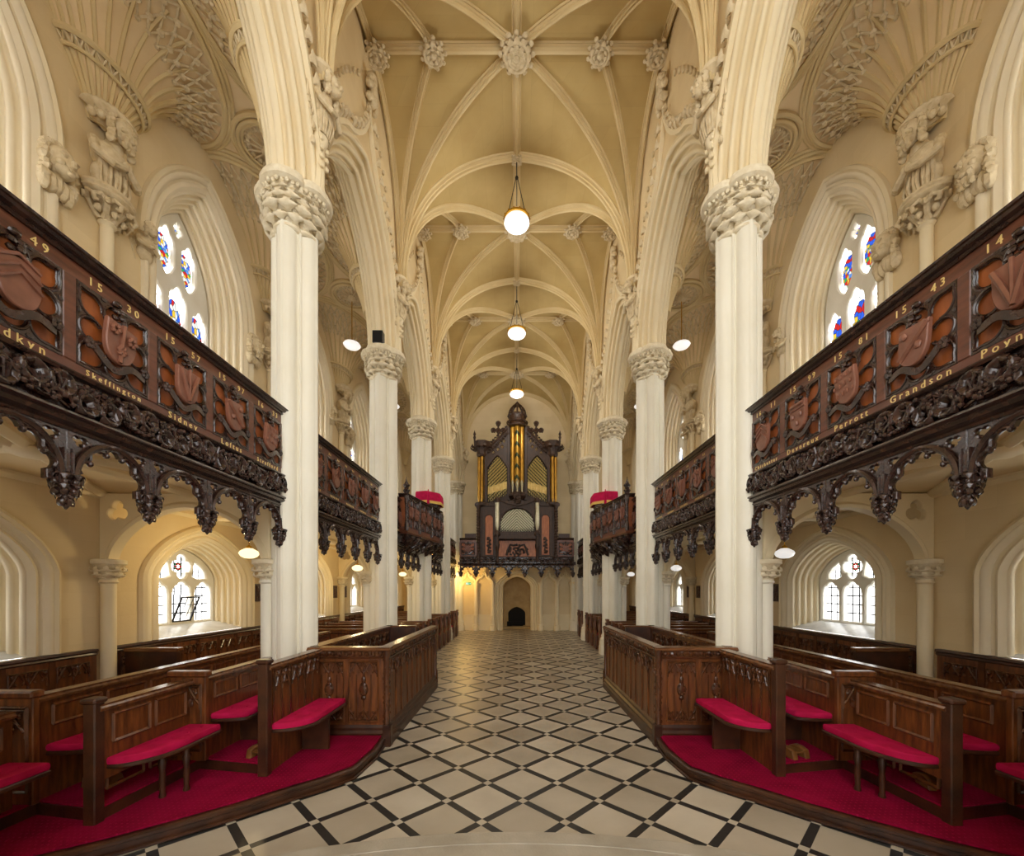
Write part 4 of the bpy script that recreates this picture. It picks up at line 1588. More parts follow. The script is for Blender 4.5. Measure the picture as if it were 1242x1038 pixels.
def shield_mesh(kind):
    m = MB()
    v, f = fill([shield_outline(.105, .125)], .018, .006)
    tilt = (kind % 3 - 1) * .10
    fn = lambda p: (-.035 - p[2] - .05 * (p[1] * .6), p[0] * cos(tilt) - p[1] * sin(tilt), ZC + p[1] * cos(tilt) + p[0] * sin(tilt))
    m.add(v, f, fn)
    def P(x, z, d=.0):
        return fn((x, z, .018 + d))
    if kind == 0:       # three lions' faces and a pale
        for x, z in ((-.06, .07), (.06, .05), (0, -.05)):
            for q in range(6):
                m.blob(P(x + .022 * cos(q), z + .025 * sin(q), .01), (.014, .016, .016), seg=6, rings=4)
        m.tube([P(0, .13, .004), P(0, -.13, .004)], .014, 6)
    elif kind == 1:     # pile / pheon
        for s_ in (-1, 1):
            m.tube([P(0, -.12, .006), P(s_ * .05, .02, .008), P(s_ * .09, .11, .006)], .016, 6)
        m.tube([P(0, -.12, .006), P(0, .13, .006)], .012, 6)
    elif kind == 2:     # bend with roses
        m.tube([P(-.10, .11, .004), P(.08, -.08, .004)], .02, 6)
        for x, z in ((-.05, -.02), (.06, .07)):
            m.blob(P(x, z, .008), (.014, .025, .025), seg=9, rings=5, lump=.2)
    elif kind == 3:     # ermine rows
        for i in range(4):
            for j in range(3):
                m.blob(P(-.08 + .052 * i + .02 * (j % 2), .09 - .07 * j, .006), (.01, .010, .02), seg=6, rings=4)
    elif kind == 4:     # chief and pears
        m.tube([P(-.11, .06, .004), P(.11, .06, .004)], .008, 5)
        for x, z in ((-.055, .0), (.055, .0), (0, -.07)):
            m.blob(P(x, z, .008), (.014, .018, .028), seg=8, rings=5)
        m.tube([P(-.08, .1, .006), P(.08, .1, .006)], .016, 6)
    else:               # chevrons
        for q in range(3):
            m.tube([P(-.1, -.02 + .055 * q, .004), P(0, .05 + .045 * q, .006), P(.1, -.02 + .055 * q, .004)], .010, 5)
    return m.mesh('shield', M['shield'])
SHIELDS = [shield_mesh(k) for k in range(6)]
rb = MB()
pts = [(-.03 - .02 * sin(t * pi), -.19 + .38 * t, ZC - .12 - .055 * sin(t * pi) + .03 * cos(t * 9)) for t in [k / 14 for k in range(15)]]
rb.sweep(pts, [(-.022, -.006), (.022, -.006), (.022, .006), (-.022, .006)], ref=(0, 0, 1))
for e in (-1, 1):
    for q in range(5):
        rb.blob((-.035, e * (.19 + .018 * cos(q * 1.3)), ZC - .10 + .022 * sin(q * 1.3)), (.015, .02, .02), seg=6, rings=4)
for q in range(7):
    rb.blob((-.035 - .008 * (q % 2), .03 * sin(q * 2.2), ZC + .155 + .014 * q - .02), (.016, .024, .018), seg=6, rings=4)
rb.blob((-.02, 0, ZC + .268), (.018, .03, .022), seg=8, rings=5, lump=.2)
RIBBON = rb.mesh('ribbon_and_crest', M['oak_dark'])

# frieze of vine scroll
random.seed(3)
fz = MB()
fz.box(.0, .04, 0, GL, 2.90, 3.13)
stem = [(-.03, GL * t, 3.015 + .065 * sin(2 * pi * t * 5)) for t in [k / 100 for k in range(101)]]
fz.tube(stem, .020, 6)
for k in range(20):
    t = (k + .5) / 20
    y = GL * t
    up_ = 1 if sin(2 * pi * t * 5) < 0 else -1
    cz = 3.015 + up_ * .035
    for q in range(7):
        a = q * 2 * pi / 7 + k
        fz.leaf((-.02, y + .02 * cos(a), cz + .02 * sin(a)), (-.15, cos(a), sin(a)), (-1, .1, .1), .085, 1.0, .8)
    for q in range(8):
        fz.blob((-.045 - .01 * random.random(), y + random.uniform(-.06, .06), 3.015 - up_ * random.uniform(.0, .085)), random.uniform(.013, .021), seg=6, rings=4)
    for q in range(5):
        fz.tube([(-.035, y + random.uniform(-.07, .07), 3.015 + random.uniform(-.09, .09)), (-.06, y + random.uniform(-.07, .07), 3.015 + random.uniform(-.09, .09)), (-.03, y + random.uniform(-.07, .07), 3.015 + random.uniform(-.09, .09))], .010, 5)
FRIEZE = fz.mesh('vine_frieze', M['oak_dark'], smooth=50)

def long_mould(prof, name, mt, L=GL):
    m = MB()
    rows = [[(x, y, z) for x, z in prof] for y in (0, L)]
    m.grid(rows, cu=True)
    m.cap(rows[0])
    m.cap(list(reversed(rows[1])))
    return m.mesh(name, mt, 30)
TOPPROF = [(.10, 3.84), (-.02, 3.84), (-.03, 3.855), (-.02, 3.865), (-.045, 3.875), (-.055, 3.892), (-.07, 3.895), (-.075, 3.908), (-.06, 3.92), (.06, 3.925), (.10, 3.915)]
MIDPROF = [(.06, 3.13), (-.035, 3.13), (-.05, 3.145), (-.04, 3.158), (-.012, 3.165), (-.008, 3.17), (.06, 3.17)]
BEAMPROF = [(.10, 2.80), (.0, 2.80), (-.01, 2.815), (.0, 2.83), (-.03, 2.84), (-.045, 2.86), (-.035, 2.872), (-.055, 2.885), (-.05, 2.90), (.10, 2.905)]
RAILU = [(.06, 3.738), (-.004, 3.738), (-.004, 3.845), (.06, 3.845)]
RAILD = [(.06, 3.165), (-.004, 3.165), (-.004, 3.232), (.06, 3.232)]
STRIPS = [('handrail', TOPPROF, 'oak_dark'), ('date_rail', RAILU, 'oak'), ('name_rail', RAILD, 'oak'), ('mid_moulding', MIDPROF, 'oak_dark'), ('beam', BEAMPROF, 'oak_dark')]
stile = MB().box(-.012, .05, -.039, .039, 3.225, 3.745, .006)
STILE = stile.mesh('stile', M['oak'], 0)

# cusped arch between pendants
def gallery_arch():
    m = MB()
    a = .245
    zs, h = 2.535, .245
    arc = arch4(a, h, 16, 1.9, .55)
    inner = []
    n = len(arc)
    for i, (y, z) in enumerate(arc):
        t = i / (n - 1)
        k = .055 * (1 - abs(sin(5 * pi * t)) ** .7) + .012
        ln = sqrt(y * y + (z * a / h) ** 2) or 1
        inner.append((y * (1 - k / a * 1.0), zs + z * (1 - k / h * .75)))
    outer = [(-PW / 2, 2.48), (-PW / 2, 2.82), (PW / 2, 2.82), (PW / 2, 2.48)]
    poly = [(-inner[0][0], 2.48)] + list(outer) + [(inner[0][0], 2.48)] + inner
    poly = [(-PW / 2, 2.48), (-PW / 2, 2.82), (PW / 2, 2.82), (PW / 2, 2.48), (inner[0][0], 2.48)] + inner + [(inner[-1][0], 2.48)]
    holes = []
    for s_ in (-1, 1):
        holes.append(multifoil(s_ * .205, 2.755, .045, .034, 3, .5, 6, pi / 2))
    v, f = fill([poly] + holes, .02, .006)
    m.add(v, f, lambda p: (.03 - p[2], p[0], p[1]))
    roll = [(-.005, y * 1.0, zs + z) for y, z in arc]
    m.tube([(-.005, a, 2.47)] + roll + [(-.005, -a, 2.47)], .019, 6)
    m.tube([(-.0, a * .93, 2.47)] + [(-.0, y * .93, zs + z * .93) for y, z in arc] + [(-.0, -a * .93, 2.47)], .010, 5)
    m.tube([(.0, y, z) for y, z in inner[1:-1]], .011, 5)
    for i in range(1, 5):
        y, z = inner[round(i * (n - 1) / 5)]
        m.blob((.0, y * .97, z - .012), (.02, .018, .02), seg=7, rings=5)
    return m.mesh('cusped_arch', M['oak_dark'], 45)
GARCH = gallery_arch()
pd = MB()
pd.lathe([(.034, .17), (.036, .12), (.036, .06), (.06, .045), (.075, .035), (.07, .02), (.05, .012)], seg=12)
for q in range(5):
    pd.tube([(.036 * cos(q * 2 * pi / 5 + .3), .036 * sin(q * 2 * pi / 5 + .3), .02), (.036 * cos(q * 2 * pi / 5 + .3), .036 * sin(q * 2 * pi / 5 + .3), .2)], .012, 5)
for ring, (r, z, n, sz) in enumerate(((.06, .0, 8, .06), (.05, -.06, 7, .055), (.025, -.12, 5, .045))):
    for k in range(n):
        a = 2 * pi * k / n + ring * .4
        pd.leaf((r * .8 * cos(a), r * .8 * sin(a), z + .03), (cos(a), sin(a), -.5), (cos(a), sin(a), 1), sz * 1.1, 1.0, .9)
        pd.blob((r * 1.15 * cos(a), r * 1.15 * sin(a), z - .005), (.022, .022, .026), seg=6, rings=5, lump=.15)
pd.lathe([(.055, .03), (.055, -.03), (.04, -.10), (.02, -.15), (.004, -.17)], seg=10)
pd.xf(lambda p: (p[0] * .86, p[1] * .86, p[2]))
PENDANT = pd.mesh('pendant', M['oak_dark'], 50)

def sub(name, me, parent, loc=(0, 0, 0), rotz=0.0):
    o = bpy.data.objects.new(name, me)
    COL.objects.link(o)
    o.parent = parent
    o.location = loc
    o.rotation_euler = (0, 0, rotz)
    return o
STRIP_ME = {(n, GL): long_mould(p, n, M[mt]) for n, p, mt in STRIPS}
def front(t, n=NP, dates=None, names=None, flip=1, shift=0, arches=True, only=None):
    """carved front of n panels under root t; lettering reads from the nave (flip mirrors its run)"""
    L = PW * n
    for nm, p, mt in STRIPS:
        if only and nm in ('handrail', 'date_rail', 'name_rail'):
            for i in only:
                key = (nm, round(PW, 3))
                if key not in STRIP_ME:
                    STRIP_ME[key] = long_mould(p, nm, M[mt], PW)
                sub(nm, STRIP_ME[key], t, (0, PW * i, 0))
            continue
        key = (nm, round(L, 3))
        if key not in STRIP_ME:
            STRIP_ME[key] = long_mould(p, nm, M[mt], L)
        sub(nm, STRIP_ME[key], t)
    if n == NP:
        sub('vine_frieze', FRIEZE, t)
    else:
        o = sub('vine_frieze', FRIEZE, t)
        o.scale = (1, L / GL, 1)
    for i in range(n):
        y = PW * (i + .5)
        if not only or i in only:
            pn = sub('panel', FIELD, t, (0, y, 0))
            sub('tracery', PANEL, pn)
            sub('shield', SHIELDS[(i + shift) % 6], pn)
            sub('ribbon_and_crest', RIBBON, pn)
        if arches:
            sub('cusped_arch', GARCH, t, (0, y, 0))
    for i in range(n + 1):
        y = min(max(PW * i, .026), L - .026)
        if not only or i in only or i - 1 in only:
            sub('stile', STILE, t, (0, y, 0))
        if arches:
            sub('pendant', PENDANT, t, (.015, PW * i + (.03 if i == 0 else -.03 if i == n else 0), 2.335 + .15))
    for i in range(n):
        y = PW * (i + .5)
        def letter(txt, size, z, yy, nm):
            if not txt:
                return
            v, f = text_mesh(txt, size, .002, sp=1.6)
            m = MB()
            m.add(v, f, lambda p: (-.007 - p[2], yy - flip * p[0], z + p[1]))
            o = m.build(nm, M['gold'], t, smooth=0)
        if dates and dates[i]:
            letter(dates[i][:2], .072, 3.79, y + flip * .13, 'date_lettering')
            letter(dates[i][2:], .072, 3.79, y - flip * .13, 'date_lettering')
        if names and names[i]:
            letter(names[i], min(.070, .56 / max(5, len(names[i]))), 3.198, y, 'name_lettering')

NAMES = {1: (['1494', '1543', '1581', '1599', '1611'], ['Poynings', 'Grandson', 'Perrott', 'Devereux', 'Chichester']),
         -1: (['1449', '1530', '1557', '1597', '1633'], ['Bodkyn', 'Skeffington', 'Sidney', 'Loftus', 'Strafford'])}
def scribble(y, z, w, n):
    """gilt strokes standing for lettering too far off to read"""
    m = MB()
    for k in range(n):
        yy = y - w / 2 + w * (k + .5) / n
        m.tube([(-.008, yy - .012, z - .016), (-.008, yy - .004, z + .016), (-.008, yy + .010, z - .012)], .0022, 4)
    return m
sm = MB()
for i in range(NP):
    y = PW * (i + .5)
    for d in (-.15, .13):
        sm.merge(scribble(y + d, 3.79, .09, 2))
    sm.merge(scribble(y, 3.198, .3, 7))
SCRIB = sm.mesh('gilt_lettering', M['gold'], 0)
for b in range(1, 6):
    for sx in (-1, 1):
        where = (ORD[b - 1] if b > 1 else 'nearest')
        lab = 'carved oak gallery front with shields, %s side, %s' % (SIDE[sx], ['before the nearest column', 'between the nearest and second columns', 'between the second and third columns', 'between the third and fourth columns', 'beyond the fourth column'][b - 1])
        t = thing('gallery_front', lab, 'gallery front', (sx * 2.72, BAYS[b][1] - .25 - GL, 0), group='carved gallery fronts')
        t.scale = (sx, 1, 1)
        if b == 1:
            front(t, dates=NAMES[sx][0], names=NAMES[sx][1], flip=sx, shift=(5 if sx < 0 else 1))
        else:
            front(t, shift=b * 2 + (sx > 0))
            if b < 5:
                sub('gilt_lettering', SCRIB, t)

# ------------------------------------------------------------------ bowed balconies before the third columns
def sweep_plan(path, prof, name, mt, parent, closed=False):
    m = MB()
    P = [Vector((x, y, 0)) for x, y in path]
    rows = []
    for i in range(len(P)):
        a = (P[i] - P[i - 1]).normalized() if i else (P[1] - P[0]).normalized()
        b = (P[i + 1] - P[i]).normalized() if i < len(P) - 1 else a
        t = (a + b).normalized()
        nrm = Vector((t.y, -t.x, 0)) / max(.5, t.dot(a))
        rows.append([(P[i].x + nrm.x * u, P[i].y + nrm.y * u, z) for u, z in prof])
    m.grid(rows, cu=True)
    m.cap(rows[0])
    m.cap(list(reversed(rows[-1])))
    return m.build(name, mt, parent)
BPATH = [(0.02, -2.2), (-.15, -2.2), (-.27, -1.5), (-.42, -.75), (-.52, 0), (-.42, .75), (-.27, 1.5), (-.15, 2.2), (0.02, 2.2)]
def balcony(sx):
    t = thing('balcony', 'bowed dark oak balcony with carved panels projecting before the third column on the %s' % SIDE[sx], 'balcony', (sx * 2.70, YC[4], 0), group='bowed balconies')
    t.scale = (sx, 1, 1)
    dz = .13
    # sweep profile u>0 is inwards
    sweep_plan(BPATH, [(-x * -1 if False else x, z + dz) for x, z in TOPPROF], 'handrail', M['oak_dark'], t)
    sweep_plan(BPATH, [(.05, 3.13), (-.03, 3.13), (-.045, 3.16), (-.02, 3.2), (-.004, 3.23), (-.004, 3.29), (.05, 3.29)], 'base_moulding', M['oak'], t)
    sweep_plan(BPATH, [(.05, 3.29), (.012, 3.29), (.012, 3.98), (.05, 3.98)], 'back_board', M['oak_field'], t)
    for i in range(1, 7):
        a, b = BPATH[i], BPATH[i + 1]
        L = sqrt((b[0] - a[0]) ** 2 + (b[1] - a[1]) ** 2)
        ang = atan2(-(b[0] - a[0]), b[1] - a[1])
        for h in (.27, .73):
            pn = sub('tracery', PANEL, t, (a[0] + (b[0] - a[0]) * h, a[1] + (b[1] - a[1]) * h, 3.635 - 3.485 * 1.3), ang)
            pn.scale = (1, L * .40 / .562, 1.30)
            s_ = sub('shield', SHIELDS[(i + int(h * 3)) % 6], t, (a[0] + (b[0] - a[0]) * h, a[1] + (b[1] - a[1]) * h, .15), ang)
    for x, y in BPATH[1:-1]:
        m = MB()
        m.lathe([(.05, 3.2), (.05, 3.35), (.035, 3.4), (.035, 3.8), (.05, 3.85), (.05, 4.02)], (x, y, 0), 8)
        for q in range(5):
            m.blob((x - .03, y, 3.42 + .09 * q), (.025, .025, .03), seg=6, rings=4)
        m.build('post', M['oak_dark'], t)
    # carved underside drawing back to the gallery beam
    m = MB()
    rows = []
    inner = [(.03, -1.9), (.03, -1.9), (.03, -1.4), (.0, -.7), (-.0, 0), (.0, .7), (.03, 1.4), (.03, 1.9), (.03, 1.9)]
    for tt, z in ((0, 3.14), (.15, 3.05), (.3, 3.02), (.55, 2.92), (.7, 2.9), (1.0, 2.8)):
        rows.append([(a[0] * (1 - tt) + b[0] * tt, a[1] * (1 - tt) + b[1] * tt, z) for a, b in zip(BPATH, inner)])
    m.grid(rows)
    random.seed(5)
    for i in range(1, 7):
        for k in range(12):
            h, tt = random.random(), random.random() * .9
            a = [BPATH[i][q] + (BPATH[i + 1][q] - BPATH[i][q]) * h for q in (0, 1)]
            b = [inner[i][q] + (inner[i + 1][q] - inner[i][q]) * h for q in (0, 1)]
            p = (a[0] * (1 - tt) + b[0] * tt, a[1] * (1 - tt) + b[1] * tt, 3.10 - .30 * tt)
            m.leaf(p, (-.3, random.uniform(-1, 1), random.uniform(-.6, .6)), (-.6, 0, -.7), random.uniform(.12, .2), 1.0, .8)
            m.blob((p[0] - .03, p[1] + .05, p[2] - .02), .04, seg=6, rings=4, lump=.2)
    m.build('carved_underside', M['oak_dark'], t)
    for y in (-2.2, 2.2):
        m = MB()
        m.lathe([(.05, 4.04), (.06, 4.08), (.03, 4.12), (.055, 4.18), (.035, 4.24), (.05, 4.28), (.02, 4.34), (.005, 4.44)], (-.15, y, 0), 10)
        for z in (4.12, 4.24):
            for k in range(6):
                m.blob((-.15 + .06 * cos(k * pi / 3), y + .06 * sin(k * pi / 3), z), (.022, .022, .03), seg=6, rings=4)
        m.build('finial', M['oak_dark'], t)
    # lectern ledge under the cushion
    m = MB()
    plan = [(.06, -.36), (-.27, -.42), (-.50, -.18), (-.50, .18), (-.27, .42), (.06, .36)]
    m.grid([[(x * .9, y * .9, 4.04) for x, y in plan], [(x, y, 4.2) for x, y in plan]], cu=True)
    m.cap([(x, y, 4.2) for x, y in plan])
    m.build('lectern_ledge', M['oak_dark'], t)
    # velvet cushion hanging over the ledge
    c = thing('velvet_cushion', 'crimson velvet cushion with gold fringe on the %s balcony' % SIDE[sx], 'cushion', (sx * 2.70, YC[4], 4.20), group='fringed cushions on the balconies')
    c.scale = (sx, 1, 1)
    plan = [(.08, -.42), (-.27, -.50), (-.58, -.20), (-.58, .20), (-.27, .50), (.08, .42)]
    m = MB()
    rows = []
    for k, z in ((1.0, .02), (1.0, .16), (.985, .27), (.94, .32), (.82, .345), (.4, .36)):
        rows.append([(x * k, y * k, z) for x, y in plan])
    m.grid(rows, cu=True)
    m.cap(rows[-1])
    m.build('velvet', M['velvet'], c, smooth=30)
    m = MB()
    m.grid([[(x * 1.005, y * 1.005, .075) for x, y in plan], [(x * 1.012, y * 1.012, .0) for x, y in plan], [(x * .98, y * .98, 0.002) for x, y in plan]], cu=True)
    m.build('gold_fringe', M['cord'], c, smooth=20)
    m = MB()
    m.lathe([(.01, .36), (.02, .30), (.035, .0), (.03, -.05), (.045, -.16), (.05, -.2)], (-.29, -.515, -.0), 8)
    m.build('tassel', M['velvet'], c)
for sx in (-1, 1):
    balcony(sx)

# ------------------------------------------------------------------ organ gallery across the west end
YO = 16.70
t = thing('organ_gallery_front', 'carved dark front of the organ gallery with hanging arches across the far end', 'gallery front', (.66 * 3.5, YO, 0), radians(90))
t.scale = (1, .66 / PW, 1)
front(t, n=7, shift=2, only=(0, 6))
g = MB()
g.box(-2.40, 2.40, YO + .06, YEND - .02, 2.84, 2.96)
tag(g.build('organ_gallery_floor', M['pew_dark'], smooth=0), 'dark plank floor of the organ gallery under the organ case', 'floor')

# ================================================================== ORGAN
XO = 0.02
org = thing('pipe_organ', 'tall dark carved pipe organ with gilded pipes on the west gallery', 'organ', (XO, YO + .1, 2.96))
BX, BY, BZ = XO, YO + .1, 2.96
def op(mb, name, mt, smooth=38):
    return mb.build(name, M[mt] if isinstance(mt, str) else mt, org, smooth=smooth, org=(0, 0, BZ))
# coordinates here: x from the organ axis, y back from the case front, z absolute
m = MB()
m.box(-1.60, 1.60, .04, 1.3, 2.96, 5.34)
m.box(-1.62, -.98, .0, .06, 2.96, 3.12); m.box(.98, 1.62, .0, .06, 2.96, 3.12)
m.box(-1.62, 1.62, -.02, .1, 5.24, 5.34)
op(m, 'lower_case', 'organ')
m = MB()
m.box(-1.50, 1.50, .35, 1.3, 5.34, 7.5)
m.box(-.40, .40, .3, 1.2, 7.5, 8.6)
op(m, 'upper_case', 'organ')
for s_ in (-1, 1):
    # turned corner posts
    m = MB()
    prof = [(.09, 2.96), (.09, 3.2), (.07, 3.25)]
    for k in range(16):
        z = 3.3 + k * .115
        prof += [(.085, z), (.06, z + .055)]
    prof += [(.09, 5.18), (.10, 5.26)]
    m.lathe(prof, (s_ * 1.58, -.06, 0), 12)
    op(m, 'turned_post', 'organ')
    # round-headed orange panel with frame
    m = MB()
    zz = [3.25, 4.65]
    head_ = [(.155, 3.25), (.155, 4.72)] + [(.155 * cos(a), 4.72 + .155 * sin(a)) for a in [pi * k / 12 for k in range(1, 12)]] + [(-.155, 4.72), (-.155, 3.25)]
    v, f = fill([[(-.29, 3.12), (.29, 3.12), (.29, 5.2), (-.29, 5.2)], head_], .03, .012)
    m.add(v, f, lambda p: (s_ * 1.15 + p[0], .01 - p[2], p[1]))
    pf = op(m, 'panel_frame', 'organ')
    m = MB()
    m.box(s_ * 1.15 - .17, s_ * 1.15 + .17, .02, .035, 3.2, 4.9)
    op(m, 'arched_panel', 'organ_panel', 0)
    m = MB()
    for q in range(14):
        m.blob((s_ * 1.15 + .05 * sin(q * 1.9), -.02, 3.35 + .045 * q), (.05 + .02 * cos(q), .03, .05), seg=7, rings=5, lump=.2)
    op(m, 'panel_carving', 'organ')
    # outer towers
    m = MB()
    m.lathe([(.05, 5.1), (.2, 5.22), (.30, 5.28), (.31, 5.36), (.28, 5.40)], (s_ * 1.45, .22, 0), 16)
    op(m, 'tower_ledge', 'organ')
    for k, (dx, dy) in enumerate(((-.13, .02), (0, -.07), (.13, .02))):
        m = MB()
        m.lathe([(.02, 5.38), (.062, 5.62), (.062, 7.42)], (s_ * 1.45 + dx, .22 + dy, 0), 12)
        op(m, 'tower_pipe', 'pipe_gold')
    m = MB()
    m.lathe([(.20, 7.30), (.24, 7.36), (.22, 7.5), (.28, 7.6), (.32, 7.72), (.34, 7.86), (.36, 7.9)], (s_ * 1.45, .22, 0), 8, a0=pi / 8, a1=2 * pi + pi / 8)
    for k in range(10):
        a = 2 * pi * k / 10
        m.leaf((s_ * 1.45 + .30 * cos(a), .22 + .30 * sin(a), 7.62), (cos(a), sin(a), .9), (cos(a), sin(a), -.4), .26, .8, .6)
    # sweeping wing from tower cap to its outer finial
    m.tube([(s_ * 1.72, .1, 7.5), (s_ * 1.74, .1, 7.9), (s_ * 1.75, .1, 8.02)], .04, 8)
    m.lathe([(.03, 7.98), (.06, 8.06), (.035, 8.14), (.06, 8.2), (.02, 8.3), (.005, 8.36)], (s_ * 1.75, .1, 0), 10)
    op(m, 'tower_canopy', 'organ')
    m = MB()
    m.box(min(s_ * 1.24, s_ * 1.34), max(s_ * 1.24, s_ * 1.34), .1, .4, 5.34, 7.75)
    m.box(min(s_ * .32, s_ * .40), max(s_ * .32, s_ * .40), .1, .4, 5.5, 8.5)
    op(m, 'case_post', 'organ')
    # flats: patterned pipes whose tops and feet sweep
    for k in range(13):
        tt = (k + .5) / 13
        x = s_ * (.42 + .80 * tt)
        ztop = 7.30 - .68 * abs(tt - .48) ** 1.3 * 2
        mouth = 5.9 + .25 * (1 - tt) * 1.0
        zfoot = 5.42 + .32 * (1 - tt)
        m = MB()
        m.lathe([(.01, zfoot), (.029, mouth - .12), (.029, ztop)], (x, .2, 0), 8)
        op(m, 'flat_pipe', 'pipe_pattern')
        m = MB()
        m.lathe([(.0295, mouth - .15), (.0305, mouth), (.0295, mouth + .14)], (x, .198, 0), 8)
        op(m, 'pipe_mouth', 'gold')
    # carved pediment above the flats: solid pierced board with leaves and a foliate cross
    m = MB()
    low = []
    for k in range(13):
        tt = k / 12
        low.append((.40 + .86 * tt, 7.38 - .68 * abs(tt - .48) ** 1.3 * 2 - .02))
    topl = [(1.26, 7.62), (1.05, 7.80), (.80, 8.02), (.55, 8.28), (.40, 8.45)]
    poly = low + topl
    holes = []
    for x, z in ((.62, 7.72), (.80, 7.62), (.98, 7.48), (.55, 7.95), (.72, 7.9)):
        holes.append(multifoil(x, z, .06, .075, 4, .4, 6, pi / 4))
    v, f = fill([poly] + holes, .03, .01)
    m.add(v, f, lambda p: (s_ * p[0], .2 - p[2], p[1]))
    m.tube([(s_ * x, .16, z) for x, z in topl], .045, 7)
    for k in range(10):
        tt = (k + .5) / 10
        x, z = 1.26 - .86 * tt, 7.62 + .83 * tt ** 1.1
        m.leaf((s_ * x, .16, z), (s_ * .5, -.1, 1), (s_ * 1, 0, -.2), .15, 1.0, .7)
        m.blob((s_ * x + s_ * .04, .14, z + .11), (.035, .04, .035), seg=6, rings=4)
        m.leaf((s_ * (x - .05), .14, z - .12), (0, -.4, -1), (0, -1, .3), .13, .8, .8)
    # foliate cross
    cx = s_ * .78
    m.tube([(cx, .16, 8.0), (cx, .16, 8.62)], .04, 8)
    m.tube([(cx - .2, .16, 8.36), (cx + .2, .16, 8.36)], .035, 8)
    for x, z in ((0, .64), (-.2, .36), (.2, .36), (0, .36)):
        for q in range(5):
            m.leaf((cx + x, .14, 8.0 + z), (cos(q * 1.257 + .3), -.2, sin(q * 1.257 + .3)), (0, -1, 0), .15, .9, .9)
    for q in range(7):
        m.blob((s_ * (.60 - .03 * q), .15, 8.25 + .045 * q), (.05, .04, .05), seg=7, rings=5, lump=.2)
        m.blob((s_ * (.95 + .04 * q), .15, 7.95 - .035 * q + .05 * (q % 2)), (.045, .04, .045), seg=7, rings=5, lump=.2)
    op(m, 'carved_pediment', 'organ')
    # choir corner pipes and their caps
    m = MB()
    m.lathe([(.03, 4.12), (.085, 4.4), (.085, 5.35)], (s_ * .80, -.32, 0), 12)
    op(m, 'choir_corner_pipe', 'pipe_plain')
    m = MB()
    m.lathe([(.09, 5.30), (.12, 5.36), (.12, 5.44), (.08, 5.5)], (s_ * .80, -.32, 0), 10)
    op(m, 'choir_cap', 'organ')
    m = MB()
    m.lathe([(.12, 3.98), (.14, 4.05), (.11, 4.12), (.05, 4.2)], (s_ * .80, -.32, 0), 10)
    m.lathe([(.07, 2.96), (.06, 3.05), (.045, 3.1), (.045, 3.4), (.08, 3.5), (.10, 3.62), (.07, 3.7), (.08, 3.98)], (s_ * .80, -.32, 0), 10)
    op(m, 'choir_post', 'organ')
# centre tower
for k, (dx, dy) in enumerate(((-.19, .06), (0, -.04), (.19, .06))):
    m = MB()
    m.lathe([(.03, 5.78), (.10, 6.35), (.10, 8.62)], (dx, .10 + dy, 0), 14)
    op(m, 'tower_pipe', 'pipe_green' if dx == 0 else 'pipe_gold')
    m = MB()
    m.lathe([(.022, 5.78), (.07, 6.2), (.02, 6.36)], (dx, .04 + dy, 0), 10)
    op(m, 'pipe_foot', 'pipe_plain')
m = MB()
m.lathe([(.05, 5.35), (.16, 5.5), (.28, 5.58), (.36, 5.64), (.38, 5.72), (.33, 5.78)], (0, .12, 0), 14)
for k in range(8):
    a = pi + pi * (k + .5) / 8
    m.leaf((.14 * cos(a), .12 + .14 * sin(a), 5.42), (cos(a), sin(a), .8), (cos(a), sin(a), -.3), .2, .9, .7)
op(m, 'centre_ledge', 'organ')
m = MB()
m.lathe([(.34, 8.50), (.37, 8.56), (.34, 8.62), (.35, 8.9), (.38, 8.95), (.35, 9.0)], (0, .12, 0), 16)
for k in range(16):
    a = 2 * pi * k / 16
    m.leaf((.35 * cos(a), .12 + .35 * sin(a), 8.60), (cos(a) * .3, sin(a) * .3, 1), (cos(a), sin(a), 0), .17, .9, .7)
    m.blob((.37 * cos(a), .12 + .37 * sin(a), 8.94), (.04, .04, .05), seg=6, rings=5)
op(m, 'crown_band', 'organ')
m = MB()
for k in range(4):
    a = pi * k / 4
    m.tube([(.34 * cos(a) * cos(q), .12 + .34 * sin(a) * cos(q), 8.98 + .42 * sin(q)) for q in [pi * i / 14 for i in range(15)]], .035, 6)
m.lathe([(.03, 9.0), (.03, 9.36), (.09, 9.40), (.10, 9.46), (.05, 9.50), (.03, 9.54)], (0, .12, 0), 10)
op(m, 'crown_arches', 'organ')
# choir case: arched silver pipe front below a carved bracket
m = MB()
m.box(-.74, .74, -.26, .06, 3.96, 4.16)
m.box(-.86, .86, -.36, .06, 3.86, 3.97)
op(m, 'choir_shelf', 'organ')
for k in range(25):
    tt = (k - 12) / 12.5
    ztop = 4.40 + .68 * sqrt(max(0, 1 - tt * tt)) ** 1.0
    zf = 4.10 + .10 * tt * tt
    m = MB()
    m.lathe([(.008, zf), (.027, zf + .20), (.027, ztop)], (tt * .68, -.16 + .02 * tt * tt, 0), 8)
    op(m, 'choir_pipe', 'pipe_silver')
m = MB()
n_ = 18
arc = [(-.72 + 1.44 * k / n_, 4.42 + .73 * sqrt(max(0, 1 - ((k - n_ / 2) / (n_ / 2)) ** 2))) for k in range(n_ + 1)]
v, f = fill([[(-.72, 5.42)] + arc + [(.72, 5.42)]], .03, .01)
